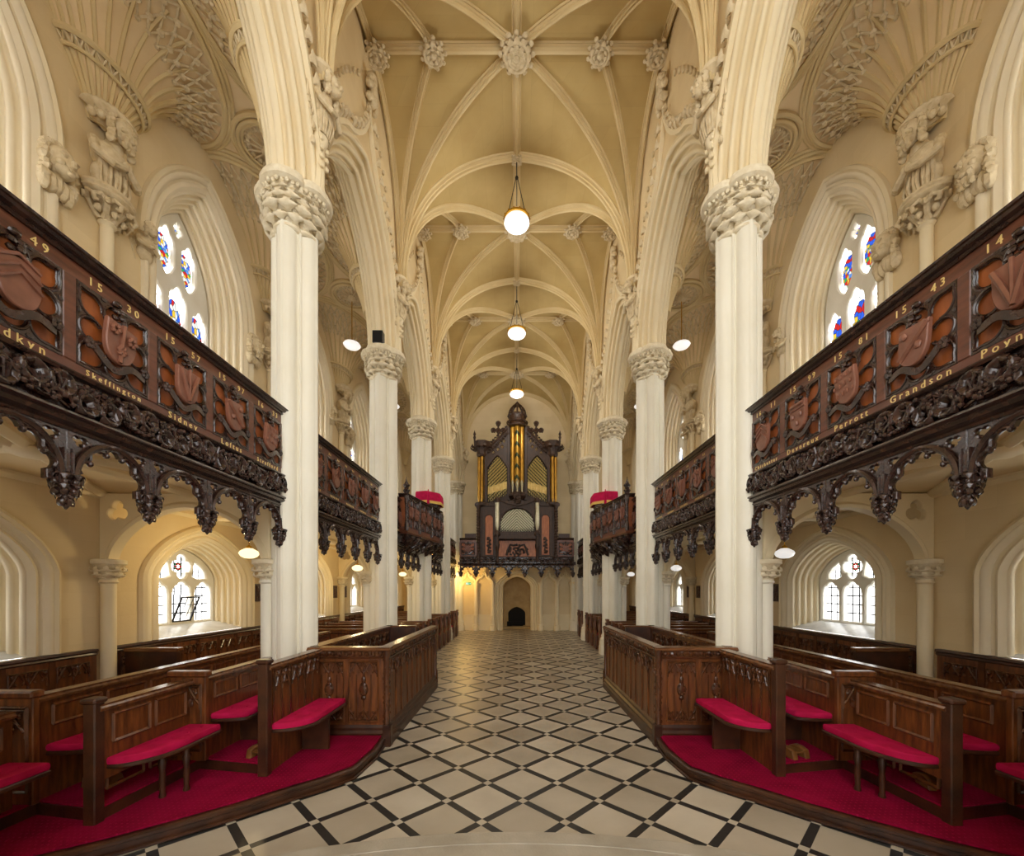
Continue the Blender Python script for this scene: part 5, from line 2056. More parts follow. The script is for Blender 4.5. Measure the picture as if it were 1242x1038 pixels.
# spandrel board with slots
slots = []
m.add(v, f, lambda p: (p[0], -.12 - p[2], p[1]))
m.tube([(x, -.17, z) for x, z in arc], .025, 6)
for k in range(5):
    for s_ in (-1, 1):
        m.box(s_ * (.42 + .065 * k) - .018, s_ * (.42 + .065 * k) + .018, -.165, -.15, 5.08 - .05 * k + .02, 5.32)
m.tube([(-.72, -.16, 5.44), (-.4, -.18, 5.30), (0, -.2, 5.22), (.4, -.18, 5.30), (.72, -.16, 5.44)], .03, 6)
for k in range(12):
    m.blob((.10 * sin(k * 2.1), -.2, 5.32 + .03 * k), (.07, .04, .05), seg=7, rings=5, lump=.2)
op(m, 'choir_hood', 'organ')
m = MB()
m.box(-.76, .76, .0, .05, 3.12, 3.82)
op(m, 'console_panel', 'organ_panel', 0)
m = MB()
random.seed(11)
for q in range(44):
    a = random.uniform(0, 2 * pi)
    r = random.random() ** .6
    m.blob((.42 * r * cos(a), -.03, 3.42 + .26 * r * sin(a) * (1 - .3 * abs(cos(a)))), (.05, .03, .045), seg=7, rings=5, lump=.25)
for s_ in (-1, 1):
    m.tube([(s_ * .12, -.04, 3.62), (s_ * .28, -.05, 3.66), (s_ * .36, -.05, 3.5), (s_ * .44, -.05, 3.22)], .045, 6)
op(m, 'carved_arms', 'organ')
m = MB()
m.box(-1.66, 1.66, -.1, .1, 2.965, 3.10)
for k in range(40):
    m.blob((-1.6 + 3.2 * k / 39, -.1, 3.03), (.035, .03, .05), seg=6, rings=4)
op(m, 'base_beam', 'organ')

for s_ in (-1, 1):
    t = thing('bench', 'dark wooden bench on the organ gallery %s of the organ case' % SIDE[s_], 'bench', (XO + s_ * 1.98, YO + .75, 2.96), group='benches on the organ gallery')
    m = MB(); m.box(-.24, .24, .0, .04, .0, 1.24, .008)
    m.build('backrest', M['door'], t)
    m = MB(); m.box(-.24, .24, -.32, 0, .40, .44)
    m.build('seat', M['door'], t)
    for q in (-.2, .2):
        m = MB(); m.box(q - .03, q + .03, -.30, -.24, 0, .40)
        m.build('leg', M['door'], t)
# ================================================================== CARPETED PLATFORMS, PEWS, WAINSCOT
FX = 0.045          # the furniture stands this far right of the vault's axis
ZP, ZP2 = 0.12, 0.22
EDGE = [(1.60, 4.86), (1.57, 4.45), (1.62, 3.98), (1.80, 3.76), (2.00, 3.58), (2.28, 3.29), (2.58, 3.03), (2.85, 2.81), (3.25, 2.55), (3.8, 2.28), (4.4, 2.08), (5.0, 1.98)]
P2 = [(2.36, 4.84), (2.36, 3.80), (3.06, 3.92), (3.11, 3.02), (3.68, 3.12), (3.72, 2.30), (5.0, 2.30), (5.0, 4.84)]
for sx in (-1, 1):
    nm = SIDE[sx]
    t = thing('carpeted_platform', 'low wooden platform under crimson carpet below the %s front pews' % nm, 'platform', (sx * 3.2 + FX, 3.6, 0), group='carpeted platforms')
    org_ = (sx * 3.2 + FX, 3.6, 0)
    mp = lambda p, z=0: (sx * p[0] + FX, p[1], z)
    v, f = fill([EDGE + [(5.0, 4.86)]], ZP / 2 - .006)
    m = MB().add(v, f, lambda p: (sx * p[0] + FX, p[1], p[2] + ZP / 2 - .006))
    m.tube([mp(p, ZP - .03) for p in EDGE], .022, 6)
    m.tube([mp((p[0] - .012, p[1] - .012), .014) for p in EDGE], .014, 6)
    m.build('wooden_riser', M['pew_dark'], t, org=org_)
    v, f = fill([[(p[0] + .03, p[1] + (.03 if i > 1 else 0)) for i, p in enumerate(EDGE)] + [(5.0, 4.86)]], .008)
    MB().add(v, f, lambda p: (sx * p[0] + FX, p[1], p[2] + ZP)).build('carpet', M['carpet'], t, org=org_)
    v, f = fill([P2], .045)
    MB().add(v, f, lambda p: (sx * p[0] + FX, p[1], p[2] + ZP + .05)).build('upper_riser', M['pew_dark'], t, org=org_)
    v, f = fill([[(x + .01, y) for x, y in P2[:2]] + [(x, y + .012) for x, y in P2[2:7]] + P2[7:]], .008)
    MB().add(v, f, lambda p: (sx * p[0] + FX, p[1], p[2] + ZP2)).build('upper_carpet', M['carpet'], t, org=org_)

# ---- carving helpers on a vertical panel: (u along, z up) -> 3D by fn(u, z, out)
def tracery_head(m, fn, u0, u1, zt, h, n=2, out=.012):
    """row of ogee arches with leafy cusps filling the top of a panel"""
    w = (u1 - u0) / n
    for k in range(n):
        c = u0 + w * (k + .5)
        for s_ in (-1, 1):
            pts = []
            for i in range(9):
                q = i / 8
                u = c + s_ * w * .5 * (1 - q ** 1.25) * (1 - .22 * sin(pi * q))
                z = zt - h + h * (.72 * sin(pi / 2 * q) + .28 * q ** 3)
                pts.append(fn(u, z, out))
            m.tube(pts, .011, 5)
            # leafy cusp curling in from the arch and a leaf in the spandrel
            m.tube([fn(c + s_ * w * .43, zt - h * .72, out), fn(c + s_ * w * .26, zt - h * .62, out + .004), fn(c + s_ * w * .20, zt - h * .80, out + .008)], .0075, 5)
            m.blob(fn(c + s_ * w * .20, zt - h * .84, out + .006), (.013, .013, .016), seg=6, rings=4)
            m.tube([fn(c + s_ * w * .40, zt - h * .10, out), fn(c + s_ * w * .30, zt - h * .22, out + .006), fn(c + s_ * w * .42, zt - h * .38, out + .004)], .010, 5)
            m.blob(fn(c + s_ * w * .36, zt - h * .22, out + .004), (.016, .014, .018), seg=6, rings=4, lump=.2)
        m.tube([fn(c - w / 2, zt, out * .6), fn(c - w / 2, zt - h * 1.3, out * .6)], .008, 4)
    m.tube([fn(u1, zt, out * .6), fn(u1, zt - h * 1.3, out * .6)], .008, 4)
    m.tube([fn(u0, zt, out), fn(u1, zt, out)], .008, 4)

def frame_panel(m, fn, u0, u1, z0, z1, out=.010, w=.014):
    for a, b in (((u0, z0), (u1, z0)), ((u1, z0), (u1, z1)), ((u1, z1), (u0, z1)), ((u0, z1), (u0, z0))):
        m.tube([fn(a[0], a[1], out * .3), fn(b[0], b[1], out * .3)], w, 4)

# ---- pews running along the nave and facing it: local x towards the aisle, y along the nave
def seat_plan(x0, x1, y0, y1, r):
    """seat board with a rounded nave-side corner at the near end"""
    pts = [(x1, y0), (x1, y1), (x0, y1)]
    n = 10
    for k in range(n + 1):
        a = pi + (pi / 2) * k / n
        pts.append((x0 + (x1 - x0) * .98 + (x1 - x0) * .98 * cos(a), y0 + r + r * sin(a)))
    return pts
def cushion_mesh(m, plan, z, th=.055):
    cx = sum(p[0] for p in plan) / len(plan)
    cy = sum(p[1] for p in plan) / len(plan)
    rows = []
    for k, dz in ((.97, 0), (1.0, .015), (1.0, th - .018), (.975, th - .004), (.93, th), (.4, th + .008)):
        rows.append([(cx + (x - cx) * (k if k < .9 else 1 - (1 - k) * 1.0), cy + (y - cy) * (k if k < .9 else 1 - (1 - k) * .4), z + dz) for x, y in plan])
    m.grid(rows, cu=True)
    m.cap(rows[-1])
    m.cap(list(reversed(rows[0])))
    # buttons
def pew(label, x, y0, y1, zf, zt, seat=None, seatr=.25, post=True, panels='plain', legs=(), end_block=0.0, back_t=.045, cat='pew', seat_h=.40, gap=0.0, group=None, blockz=0, npan=3):
    """x: nave face of the back; seat: depth towards the nave"""
    t = thing('pew', label, cat, (x, y0, zf), group=group)
    O = lambda m, n, mt, sm=38: m.build(n, mt, t, smooth=sm)
    L, H = y1 - y0, zt - zf
    m = MB()
    m.box(0, back_t, 0, L, gap, H - .05)
    O(m, 'back', M['pew'], 0)
    # top rail
    m = MB()
    prof = [(-.03, H - .05), (-.035, H - .03), (-.022, H - .015), (-.03, H), (back_t + .03, H), (back_t + .022, H - .015), (back_t + .035, H - .03), (back_t + .03, H - .05)]
    rows = [[(a, y, z) for a, z in prof] for y in (-.01, L)]
    m.grid(rows, cu=True)
    m.cap(rows[0])
    m.cap(list(reversed(rows[1])))
    O(m, 'top_rail', M['pew_cap'], 30)
    fn = lambda u, z, o: (-o, u, z)
    fn2 = lambda u, z, o: (back_t + o, u, z)
    m = MB()
    n = npan
    for k in range(n):
        a, b = .08 + (L - .12) * k / n + .03, .08 + (L - .12) * (k + 1) / n - .03
        if panels == 'carved':
            m.box(-.008, 0, a - .03 - .012, a - .03 + .012, .45, H - .06)
            m.box(-.006, 0, (a + b) / 2 - .008, (a + b) / 2 + .008, .45, H - .2)
            tracery_head(m, fn, a, b, H - .085, .14, 2)
        else:
            frame_panel(m, fn, a, b, .56, H - .10)
            frame_panel(m, fn2, a, b, .2, H - .10)
            if panels == 'double':
                m.box(-.006, 0, (a + b) / 2 - .006, (a + b) / 2 + .006, .56, H - .10)
    O(m, 'panel_moulding', M['pew_carve'] if panels == 'carved' else M['pew'])
    if post:
        m = MB()
        m.box(-.022, back_t + .022, -.05, .03, 0, H + .03, .008)
        m.box(-.036, back_t + .036, -.064, .044, H + .01, H + .05, .012)
        O(m, 'end_post', M['pew_dark'], 20)
    if seat:
        plan = seat_plan(-seat, 0, .06, L - .02, seatr)
        sh = seat_h
        v, f = fill([[(p[0] - .012 if p[0] < -.02 else p[0], p[1]) for p in plan]], .016, .006)
        O(MB().add(v, f, lambda p: (p[0], p[1], p[2] + sh - .016)), 'seat_board', M['pew_dark'])
        m = MB()
        cushion_mesh(m, plan, sh + .002)
        nb = max(2, int(L / .22))
        for k in range(nb):
            for q in (.3, .68):
                yy = .06 + seatr * .6 + (L - .1 - seatr * .6) * (k + .5 + .25 * (q > .5)) / (nb + .3)
                m.blob((-seat * q, yy, sh + .062), (.013, .013, .007), seg=8, rings=4)
        O(m, 'cushion', M['velvet'], 40)
        for kind, yy, dx in legs:
            m = MB()
            if kind == 'turned':
                m.lathe([(.022, 0), (.026, .02), (.018, .05), (.024, .16), (.020, .22), (.030, .30), (.022, .32), (.028, sh - .03)], (-seat * dx, yy, 0), 10)
            else:
                m.box(-seat * .92, 0, yy - .02, yy + .02, 0, sh - .03, .006)
            O(m, 'leg' if kind == 'turned' else 'bracket', M['pew_dark'])
    if end_block:
        # wide panelled end standing across the aisle side, its face towards the camera
        m = MB()
        m.box(-.03, end_block, -.05, .0, 0, H + .0, .006)
        m.box(-.05, end_block + .02, -.075, .02, H - .01, H + .045, .012)
        O(m, 'pew_end', M['pew'], 20)
        m = MB()
        fe = lambda u, z, o: (u, -.05 - o, z)
        frame_panel(m, fe, .01, end_block - .05, .10, H - .08, w=.012)
        tracery_head(m, fe, .02, end_block - .06, H - .10, .16, 1)
        m.blob(fe((end_block - .04) / 2, H - .26, .01), (.05, .02, .05), seg=8, rings=5, lump=.2)
        O(m, 'end_carving', M['pew_carve'])
    return t
def mirror_set(t, sx):
    if sx < 0:
        t.location.x = -t.location.x
        t.scale.x = -1
    t.location.x += FX
    return t
for sx in (-1, 1):
    nm = SIDE[sx]
    mirror_set(pew('front pew with tracery-headed back joining the %s carved box, crimson cushion' % nm, 2.34, 3.80, 4.80, ZP, 1.14, seat=.31, seatr=.28, panels='carved', legs=(('bracket', .62, 0),), npan=3, group='cushioned pews on the platforms'), sx)
    mirror_set(pew('short panelled pew with rounded crimson seat on turned legs, %s platform edge' % nm, 3.11, 3.02, 3.88, ZP, .99, seat=.29, seatr=.42, legs=(('turned', .36, .55), ('turned', .48, .9)), npan=2, gap=.30, group='cushioned pews on the platforms'), sx)
    mirror_set(pew('long panelled pew with tracery end behind the %s front pew, facing the nave' % nm, 3.00, 3.92, 7.4, ZP2, 1.02, seat=.31, seatr=.10, post=False, panels='double', end_block=.30, seat_h=.36, legs=(('bracket', .5, 0), ('bracket', 2.0, 0)), npan=9, group='cushioned pews on the platforms'), sx)
    mirror_set(pew('long panelled pew with tracery end, second row toward the %s aisle wall' % nm, 3.68, 3.12, 8.0, ZP2, 1.03, seat=.30, seatr=.08, post=False, panels='double', end_block=.34, seat_h=.36, legs=(('turned', .34, .9), ('bracket', 2.4, 0)), npan=11, group='cushioned pews on the platforms'), sx)
    mirror_set(pew('pew at the picture edge with crimson cushion, nearest the camera on the %s' % nm, 3.74, 2.32, 3.02, ZP, .94, seat=.30, seatr=.2, legs=(('bracket', .3, 0),), npan=1, post=False, group='cushioned pews on the platforms'), sx)

# ---- low wooden kneelers on the platform
def kneeler(x, y, z, rot, lab, s=.78):
    t = thing('kneeler', lab, 'kneeler', (x, y, z), rot, group='small wooden kneelers')
    m = MB()
    v, f = fill([[(-.12, 0), (-.10, .10), (-.03, .125), (.05, .125), (.11, .09), (.13, .03), (.08, .03), (.06, 0)]], .03, .008)
    for yy in (-.07, .07):
        m.add(v, f, lambda p: (p[0] * s, yy + p[2], p[1] * s))
    m.build('shaped_side', M['hassock'], t)
    m = MB()
    m.box(-.08, .08, -.10, .10, .05, .07, .006)
    m.build('board', M['hassock'], t)
kneeler(-2.24 - .22, 3.98, ZP2 + .008, radians(75), 'golden wooden kneeler beside the post of the left front pew')
kneeler(2.62 + .05, 3.98, ZP2 + .008, radians(105), 'golden wooden kneeler beside the post of the right front pew')
kneeler(3.40, 3.36, ZP2 + .008, radians(80), 'golden wooden kneeler seen under the short right pew seat')
kneeler(-3.42, 3.4, ZP + .10 + .008, radians(70), 'golden wooden kneeler half hidden behind the short left pew post')

# ---- carved box pews on the nave floor
def box_pew(sx):
    nm = SIDE[sx]
    xi, xo = (1.50, 2.42) if sx < 0 else (1.635, 2.555)
    # local: x from the nave side outwards (0..Wd), y from the front back (0..Lb)
    t = thing('box_pew', 'large carved oak box pew with panelled front on the %s of the nave' % nm, 'box pew', (sx * xi, 4.82, 0), group='carved box pews')
    t.scale = (sx, 1, 1)
    Wd, Lb, H = xo - xi, 2.93, 1.13
    O = lambda m, n, mt='pew', sm=25: m.build(n, M[mt] if isinstance(mt, str) else mt, t, smooth=sm)
    # walls
    m = MB(); m.box(.05, Wd, .03, .09, 0.0, H - .02); O(m, 'front_wall')
    m = MB(); m.box(.03, .09, .05, Lb - .03, 0, H - .02); O(m, 'nave_wall')
    m = MB(); m.box(Wd - .06, Wd, .09, Lb, 0, H); O(m, 'aisle_wall')
    m = MB(); m.box(.40, Wd, Lb - .06, Lb, 0, H + .0); O(m, 'far_wall', 'pew_dark')
    # plinths
    m = MB()
    pl = [(.06, .0), (-.02, .0), (-.02, .09), (-.005, .12), (-.01, .15), (.012, .18), (.012, .21), (.03, .24), (.06, .24)]
    rows = [[(a, y, z) for a, z in pl] for y in (-.02, Lb - .02)]
    m.grid(rows); m.cap(rows[0])
    rows = [[(x, a, z) for a, z in pl] for x in (-.02, Wd)]
    m.grid(rows)
    m.box(-.035, .06, -.035, .06, 0, .25, .008)
    O(m, 'plinth', 'pew_dark')
    # top cap with carved band
    m = MB()
    cp = [(.10, H - .015), (-.03, H - .02), (-.045, H - .005), (-.03, H + .01), (-.02, H + .022), (.09, H + .028), (.12, H + .015)]
    rows = [[(a + .02, y, z) for a, z in cp] for y in (-.02, Lb)]
    m.grid(rows, cu=True); m.cap(rows[1])
    rows = [[(x, a + .02, z) for a, z in cp] for x in (-.02, Wd + .03)]
    m.grid(rows, cu=True); m.cap(rows[1])
    rows = [[(x + Wd - .09, y, z) for x, z in ((.0, H), (0, H + .03), (.11, H + .03), (.11, H))] for y in (.05, Lb + .02)]
    m.grid(rows, cu=True); m.cap(rows[1])
    rows = [[(x, y + Lb - .09, z) for y, z in ((.0, H), (0, H + .03), (.11, H + .03), (.11, H))] for x in (.38, Wd + .02)]
    m.grid(rows, cu=True); m.cap(rows[0])
    O(m, 'capping', 'pew_cap')
    m = MB()
    for k in range(60):
        y = .02 + (Lb - .06) * k / 59
        m.blob((.008, y, H - .055 + .012 * (k % 2)), (.022, .030, .030), seg=6, rings=4, lump=.2)
    for k in range(24):
        x = .02 + (Wd - .02) * k / 23
        m.blob((x, .008, H - .055 + .012 * (k % 2)), (.026, .022, .030), seg=6, rings=4, lump=.2)
    m.tube([(.012, -.0, H - .10), (.012, Lb, H - .10)], .012, 5)
    m.tube([(-.0, .012, H - .10), (Wd, .012, H - .10)], .012, 5)
    O(m, 'carved_band', 'pew_carve')
    # front: two panels with leafy curls top and bottom and a hanging fruit in the middle
    fnf = lambda u, z, o: (u, .03 - o, z)
    m = MB(); fr = MB()
    for a, b in ((.13, .47), (.53, Wd - .04)):
        frame_panel(fr, fnf, a, b, .28, H - .14, w=.012)
        for q in (1, 2, 3):
            u = a + (b - a) * q / 4
            m.box(u - .007, u + .007, .022, .03, .30, H - .30)
        tracery_head(m, fnf, a + .01, b - .01, H - .155, .13, 2, .014)
        tracery_head(m, lambda u, z, o: fnf(u, .60 - z + .0, o), a + .01, b - .01, .30, .11, 2, .012)
        c = (a + b) / 2
        m.blob(fnf(c, .66, .005), (.055, .022, .085), seg=12, rings=8)
        m.blob(fnf(c, .77, .01), (.028, .02, .05), seg=8, rings=6)
        m.blob(fnf(c, .56, .01), (.030, .02, .03), seg=8, rings=6)
        m.blob(fnf(c, .83, .01), (.014, .014, .04), seg=6, rings=5)
        for q in range(8):
            m.blob(fnf(c + .04 * cos(q * .785), .66 + .065 * sin(q * .785), .022), (.014, .012, .018), seg=6, rings=4)
    O(m, 'front_carving', 'pew_carve', 38)
    O(fr, 'front_panel_frames', 'pew', 38)
    # nave side: five pairs of lancets
    fns = lambda u, z, o: (.03 - o, u, z)
    m = MB(); fr = MB()
    for k in range(5):
        a, b = .12 + (Lb - .2) * k / 5, .12 + (Lb - .2) * (k + 1) / 5
        fr.box(.015, .03, a - .022, a + .022, .24, H - .10)
        fr.box(.022, .03, (a + b) / 2 - .012, (a + b) / 2 + .012, .24, H - .2)
        for q in range(2):
            u0, u1 = a + .035 + (b - a - .05) / 2 * q, a + .015 + (b - a - .05) / 2 * (q + 1)
            tracery_head(m, fns, u0, u1, H - .14, .16, 1, .010)
            fr.tube([fns(u0, .26, .004), fns(u0, H - .3, .004)], .009, 4)
            fr.tube([fns(u1, .26, .004), fns(u1, H - .3, .004)], .009, 4)
    O(m, 'lancet_heads', 'pew_carve', 38)
    O(fr, 'lancet_mullions', 'pew', 38)
    # carved corner post
    m = MB()
    m.lathe([(.05, 0), (.05, .20), (.035, .26), (.035, H - .12), (.05, H - .06), (.06, H - .01)], (.03, .03, 0), 10)
    for k in range(34):
        a = k * 1.9
        m.blob((.03 + .034 * cos(a), .03 + .034 * sin(a), .28 + .022 * k), (.016, .016, .02), seg=6, rings=4)
    O(m, 'corner_post', 'pew_carve', 38)
    m = MB()
    m.lathe([(.05, 0), (.05, .3), (.03, .36), (.03, H - .12), (.05, H - .02)], (.03, Lb - .02, 0), 10)
    O(m, 'corner_post', 'pew_carve', 38)
    # tracery inside the aisle wall, bench and cushion
    m = MB()
    fni = lambda u, z, o: (Wd - .06 - o, u, z)
    for k in range(5):
        a, b = .2 + (Lb - .4) * k / 5, .16 + (Lb - .4) * (k + 1) / 5
        tracery_head(m, fni, a, b, H - .07, .15, 2, .012)
    O(m, 'inner_tracery', 'pew_carve', 38)
    m = MB(); m.box(Wd - .42, Wd - .06, .3, Lb - .1, .36, .40)
    O(m, 'bench', 'pew_dark')
    m = MB(); m.box(Wd - .42, Wd - .07, .32, Lb - .12, .40, .46, .02)
    O(m, 'cushion', 'velvet', 40)
    # reading desk along the nave wall
    m = MB()
    m.box(.10, .34, .5, Lb - .1, H - .10, H - .075)
    O(m, 'book_ledge')
    return t
for sx in (-1, 1):
    box_pew(sx)

# ---- pews across the aisles further back, facing the camera
def cross_pew():
    t = thing('cross_pew', 'x', 'pew')
    x0, x1 = 2.42, 4.84
    H = .98
    m = MB(); m.box(x0, x1, 0, .04, .1, H - .04)
    m.build('back', M['pew'], t, smooth=0)
    m = MB()
    pr = [(-.02, H - .045), (-.03, H - .02), (-.02, H), (.06, H), (.07, H - .02), (.06, H - .045)]
    rows = [[(x, a, z) for a, z in pr] for x in (x0 - .02, x1)]
    m.grid(rows, cu=True); m.cap(rows[0])
    m.build('top_rail', M['pew_cap'], t)
    m = MB()
    fnb = lambda u, z, o: (u, -o, z)
    for k in range(6):
        frame_panel(m, fnb, x0 + .06 + k * .42, x0 + .42 + k * .42, .5, H - .1)
    m.build('panel_moulding', M['pew_dark'], t)
    m = MB()
    v, f = fill([[(-.02, 0), (.40, 0), (.40, .10), (.36, .42), (.30, .52), (.14, .60), (.10, .72), (.10, H + .02), (-.04, H + .02), (-.04, .1)]], .03, .008)
    m.add(v, f, lambda p: (x0 - .01 + p[2], -p[0] + .06, p[1]))
    m.box(x0 - .05, x0 + .03, -.06, .12, H, H + .05, .012)
    m.build('pew_end', M['pew'], t, smooth=30)
    m = MB()
    fe = lambda u, z, o: (x0 - .04 - o, u, z)
    tracery_head(m, fe, -.03, .08, H - .05, .10, 1, .004)
    frame_panel(m, fe, -.25, .06, .08, .42, w=.008)
    m.build('end_carving', M['pew_dark'], t)
    m = MB(); m.box(x0, x1, -.36, 0, .38, .41)
    m.build('seat_board', M['pew_dark'], t, smooth=0)
    m = MB(); m.box(x0 + .03, x1 - .02, -.37, -.01, .41, .47, .02)
    m.build('cushion', M['velvet'], t)
    m = MB(); m.box(x0 + .06, x1, .30, .36, .08, .16, .01)
    m.box(x0 + .1, x0 + .14, .31, .35, 0, .08); m.box(x1 - .2, x1 - .16, .31, .35, 0, .08)
    m.build('foot_rail', M['velvet'], t)
    return t
cp0 = cross_pew()
YP = [8.95, 9.75, 10.50, 11.15, 12.22, 12.98, 13.74, 14.50, 15.62, 16.36]
ORDX = ['first', 'second', 'third', 'fourth', 'fifth', 'sixth', 'seventh', 'eighth', 'ninth', 'last']
for k, y in enumerate(YP):
    for sx in (-1, 1):
        lab = 'oak pew across the %s aisle, %s row behind the box pew' % (SIDE[sx], ORDX[k])
        if k == 0 and sx == -1:
            r = cp0
            r['label'] = lab
            r['group'] = 'pews across the aisles'
        else:
            r = dup(cp0, label=lab, group='pews across the aisles')
        r.location = (FX if k else FX, y, 0)
        r.scale = (sx, 1, 1)
# short pew return beside each near respond
for sx in (-1, 1):
    t = thing('low_screen', 'dark oak screen set across the %s aisle beside the wall shaft' % SIDE[sx], 'screen', (sx * 4.62, 5.24, 0), group='screens in the aisles')
    t.scale = (sx, 1, 1)
    m = MB(); m.box(-.30, .36, 0, .05, 0, 1.04)
    m.build('board', M['pew_dark'], t, smooth=0)
    m = MB(); m.box(-.33, .36, -.03, .08, 1.04, 1.09, .01)
    m.build('top_rail', M['pew_cap'], t)

# ---- wainscot along the aisle walls
def wainscot(L, n):
    t = thing('wainscot', 'x', 'wainscot')
    m = MB(); m.box(-.045, 0, 0, L, 0, 1.06)
    m.build('boards', M['pew'], t, smooth=0)
    m = MB()
    pr = [(-.05, 1.05), (-.065, 1.065), (-.055, 1.085), (-.075, 1.10), (-.07, 1.125), (0.0, 1.125), (0, 1.05)]
    rows = [[(a, y, z) for a, z in pr] for y in (0, L)]
    m.grid(rows, cu=True); m.cap(rows[0]); m.cap(list(reversed(rows[1])))
    m.build('top_rail', M['pew_dark'], t)
    m = MB()
    fn = lambda u, z, o: (-.045 - o, u, z)
    for k in range(n):
        a, b = .04 + (L - .08) * k / n, .04 + (L - .08) * (k + 1) / n
        m.box(-.055, -.045, a - .03, a + .03, .1, 1.05)
        tracery_head(m, fn, a + .05, b - .05, .98, .13, 2, .010)
        m.box(-.05, -.045, (a + b) / 2 - .008, (a + b) / 2 + .008, .2, .85)
    m.build('carved_heads', M['pew_carve'], t)
    return t
ws0 = wainscot(S - .22, 7)
for b in range(1, 6):
    for sx in (-1, 1):
        lab = 'oak wainscot with carved panel heads below the %s lower window of the %s aisle' % (bayname[b - 1], SIDE[sx])
        r = ws0 if (b == 1 and sx == -1) else dup(ws0)
        r['label'] = lab
        r['group'] = 'wainscot of the aisles'
        r.location = (sx * XW, BAYS[b][0] + .11, 0)
        r.scale = (sx, 1, 1)

# ================================================================== LAMPS
def globe_lamp():
    t = thing('hanging_globe_lamp', 'x', 'lamp')
    m = MB()
    m.lathe([(.02, -.045), (.10, -.04), (.18, -.02), (.235, .015), (.258, .05), (.255, .08), (.235, .11)], seg=28)
    m.build('opal_bowl', M['globe'], t)
    m = MB()
    m.lathe([(.236, .10), (.268, .108), (.272, .13), (.25, .14), (.25, .16), (.235, .168), (.20, .17)], seg=28)
    for k in range(14):
        a = 2 * pi * k / 14
        m.blob((.262 * cos(a), .262 * sin(a), .145), (.018, .018, .022), seg=6, rings=4)
    m.build('brass_rim', M['brass'], t)
    m = MB()
    for k in range(3):
        a = 2 * pi * k / 3 + pi / 6
        m.tube([(.25 * cos(a), .25 * sin(a), .18), (.02 * cos(a), .02 * sin(a), .98)], .008, 5)
    m.tube([(0, 0, .96), (0, 0, 1.32)], .010, 6)
    m.blob((0, 0, .98), .035, seg=8, rings=6)
    m.build('chains', M['iron'], t)
    return t
gl0 = globe_lamp()
for k in range(3):
    r = gl0 if k == 0 else dup(gl0)
    r['label'] = 'opal globe lamp with brass rim on chains over the nave, %s from the camera' % ORD[k]
    r['group'] = 'globe lamps of the nave'
    r.location = (0, YC[3 + k], [9.22, 9.05, 8.92][k])
    ld = bpy.data.lights.new('globe_light', 'POINT')
    ld.energy = 60
    ld.color = (1, .96, .88)
    ld.shadow_soft_size = .24
    lo = bpy.data.objects.new('globe_light', ld)
    COL.objects.link(lo)
    lo.location = (0, YC[3 + k], [9.22, 9.05, 8.92][k] - .36)
for r, top in ((o, VZ1 - .2) for o in bpy.data.objects if o.name.startswith('hanging_globe_lamp')):
    m = MB()
    m.tube([(0, 0, 1.30), (0, 0, top - r.location.z)], .008, 5)
    m.build('rod', M['iron'], r)

def dome_lamp(lit, drop):
    t = thing('aisle_lamp', 'x', 'lamp')
    m = MB()
    m.lathe([(.01, -.085), (.06, -.08), (.11, -.055), (.135, -.01), (.12, .025), (.07, .055), (.04, .07)], seg=22)
    m.build('glass_shade', M['globe_lit'] if lit else M['globe'], t)
    m = MB()
    m.lathe([(.045, .06), (.05, .08), (.035, .10), (.02, .11), (.008, .12), (.008, .12 + drop)], seg=12)
    m.lathe([(.05, .12 + drop - .02), (.05, .12 + drop)], seg=12)
    m.build('brass_stem', M['brass'], t)
    return t
LY = [6.22, 10.45, 14.6]
for sx in (-1, 1):
    proto = None
    for k, y in enumerate(LY):
        r = proto if proto and k == 0 else (dome_lamp(sx < 0, .50) if proto is None else dup(proto))
        proto = proto or r
        r['label'] = '%s glass lamp hanging below the gallery in the %s aisle, %s from the camera' % ('lit golden' if sx < 0 else 'unlit white', SIDE[sx], ORD[k])
        r['group'] = 'lamps below the %s gallery' % SIDE[sx]
        r.location = (sx * 4.04, y, 2.385)
        if sx < 0:
            ld = bpy.data.lights.new('lamp_glow', 'POINT')
            ld.energy = 26
            ld.color = (1, .76, .38)
            ld.shadow_soft_size = .1
            lo = bpy.data.objects.new('lamp_glow', ld)
            COL.objects.link(lo)
            lo.location = (sx * 4.04, y, 2.16)
# lamp under the organ gallery that lights the end wall by the exit sign
t = dome_lamp(True, .22)
t['label'] = 'lit golden lamp below the organ gallery near the exit sign'
t.location = (-2.5, 17.7, 2.50)
ld = bpy.data.lights.new('lamp_glow', 'POINT')
ld.energy = 45
ld.color = (1, .62, .18)
ld.shadow_soft_size = .1
lo = bpy.data.objects.new('lamp_glow', ld)
COL.objects.link(lo)
lo.location = (-2.25, 17.7, 2.3)
# shallow white lamps under the fan vaults
proto = None
for sx in (-1, 1):
    for k in range(1, 4):
        r = dome_lamp(False, .98) if proto is None else dup(proto)
        if proto is None:
            r.name = 'vault_lamp'
        proto = proto or r
        r['label'] = 'shallow white glass lamp hanging from the fan vault of the %s aisle, %s bay' % (SIDE[sx], bayname[k])
        r['group'] = 'lamps below the fan vaults'
        r.location = (sx * (4.02 if k > 1 else 3.66), sum(BAYS[k + 1]) / 2, 7.80)
        r.scale = (1.5, 1.5, 1)

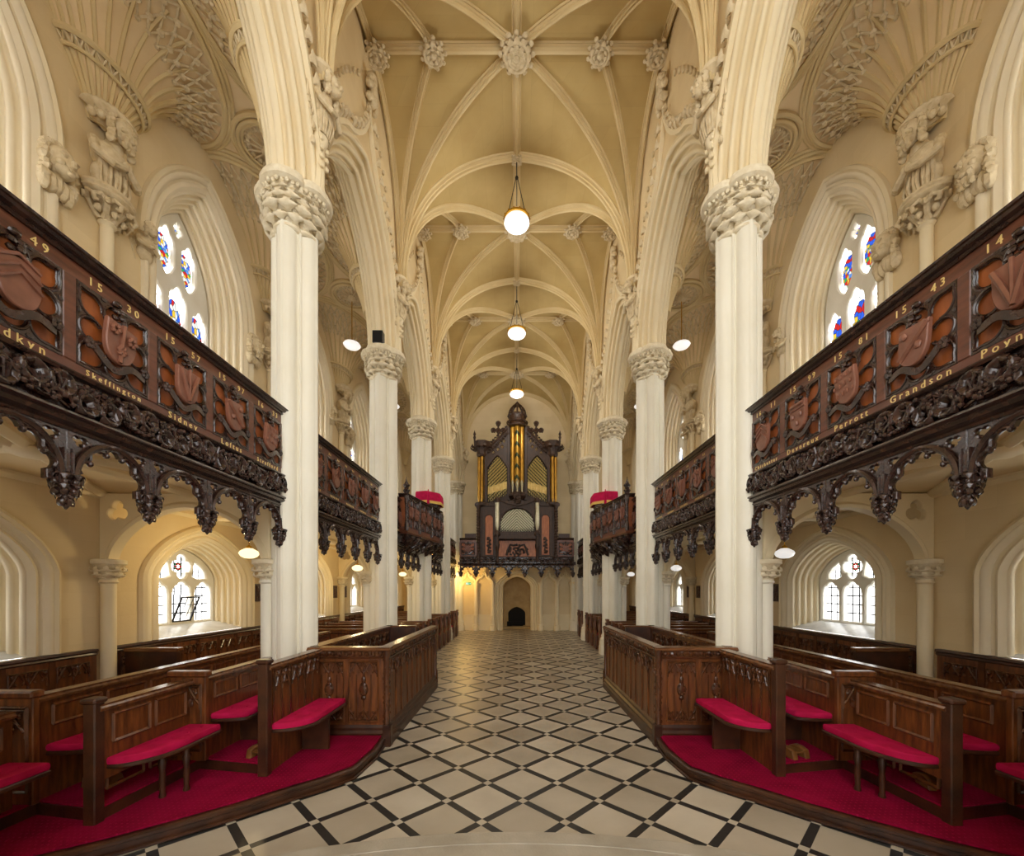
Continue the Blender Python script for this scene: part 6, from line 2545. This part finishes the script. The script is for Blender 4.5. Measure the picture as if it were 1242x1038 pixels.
# ================================================================== SMALL THINGS
# dark relief plaques by the wall shafts
pm = MB()
pm.box(-.03, 0, -.16, .16, -.17, .17, .008)
pm.build
PB = pm.mesh('frame', M['door'], 20)
pm = MB()
random.seed(21)
for q in range(16):
    pm.blob((-.035, random.uniform(-.1, .1), random.uniform(-.12, .12)), (.014, .04, .045), seg=7, rings=5, lump=.2)
pm.blob((-.045, 0, .06), (.02, .03, .035), seg=8, rings=6)
PR = pm.mesh('relief', M['plaque'])
for sx in (-1, 1):
    for k, yc in enumerate(YC[3:6]):
        for e in (-1, 1):
            t = thing('relief_plaque', 'dark relief plaque on the %s aisle wall, %s side of the %s wall shaft' % (SIDE[sx], 'near' if e < 0 else 'far', ORD[k + 1]), 'plaque', (sx * XW, yc + e * .32, 1.77), group='relief plaques on the aisle walls')
            t.scale = (sx, 1, 1)
            sub('frame', PB, t)
            sub('relief', PR, t)
# black loudspeaker on the second left column
t = thing('loudspeaker', 'black box loudspeaker on the capital of the second left column', 'loudspeaker', (-W + .02, YC[3] - .36, 6.72))
m = MB(); m.box(-.10, .10, -.07, .07, -.12, .12, .01)
m.build('cabinet', M['iron'], t)
m = MB(); m.box(-.085, .085, -.076, -.07, -.105, .105)
m.build('grille', M['black'], t)
m = MB(); m.box(-.02, .02, .06, .14, -.14, -.10)
m.build('bracket', M['iron'], t)
# exit sign
t = thing('exit_sign', 'green lit exit sign with running figure and arrow on the far wall', 'sign', (-2.17, YEND - .03, 2.10))
m = MB(); m.box(-.12, .12, -.012, .012, -.055, .055)
m.build('panel', M['exit'], t, smooth=0)
m = MB()
y = -.015
m.box(-.10, -.05, y - .002, y, -.045, .045)
m.tube([(-.02, y, .03), (-.0, y, .0), (.02, y, -.02), (.0, y, -.04)], .008, 5)
m.tube([(-.01, y, .0), (-.03, y, -.04)], .008, 5)
m.blob((-.01, y, .042), .009, seg=6, rings=4)
m.tube([(.04, y, 0), (.10, y, 0)], .007, 4)
m.tube([(.075, y, .025), (.10, y, 0), (.075, y, -.025)], .007, 4)
m.build('running_figure_and_arrow', M['exit_white'], t)
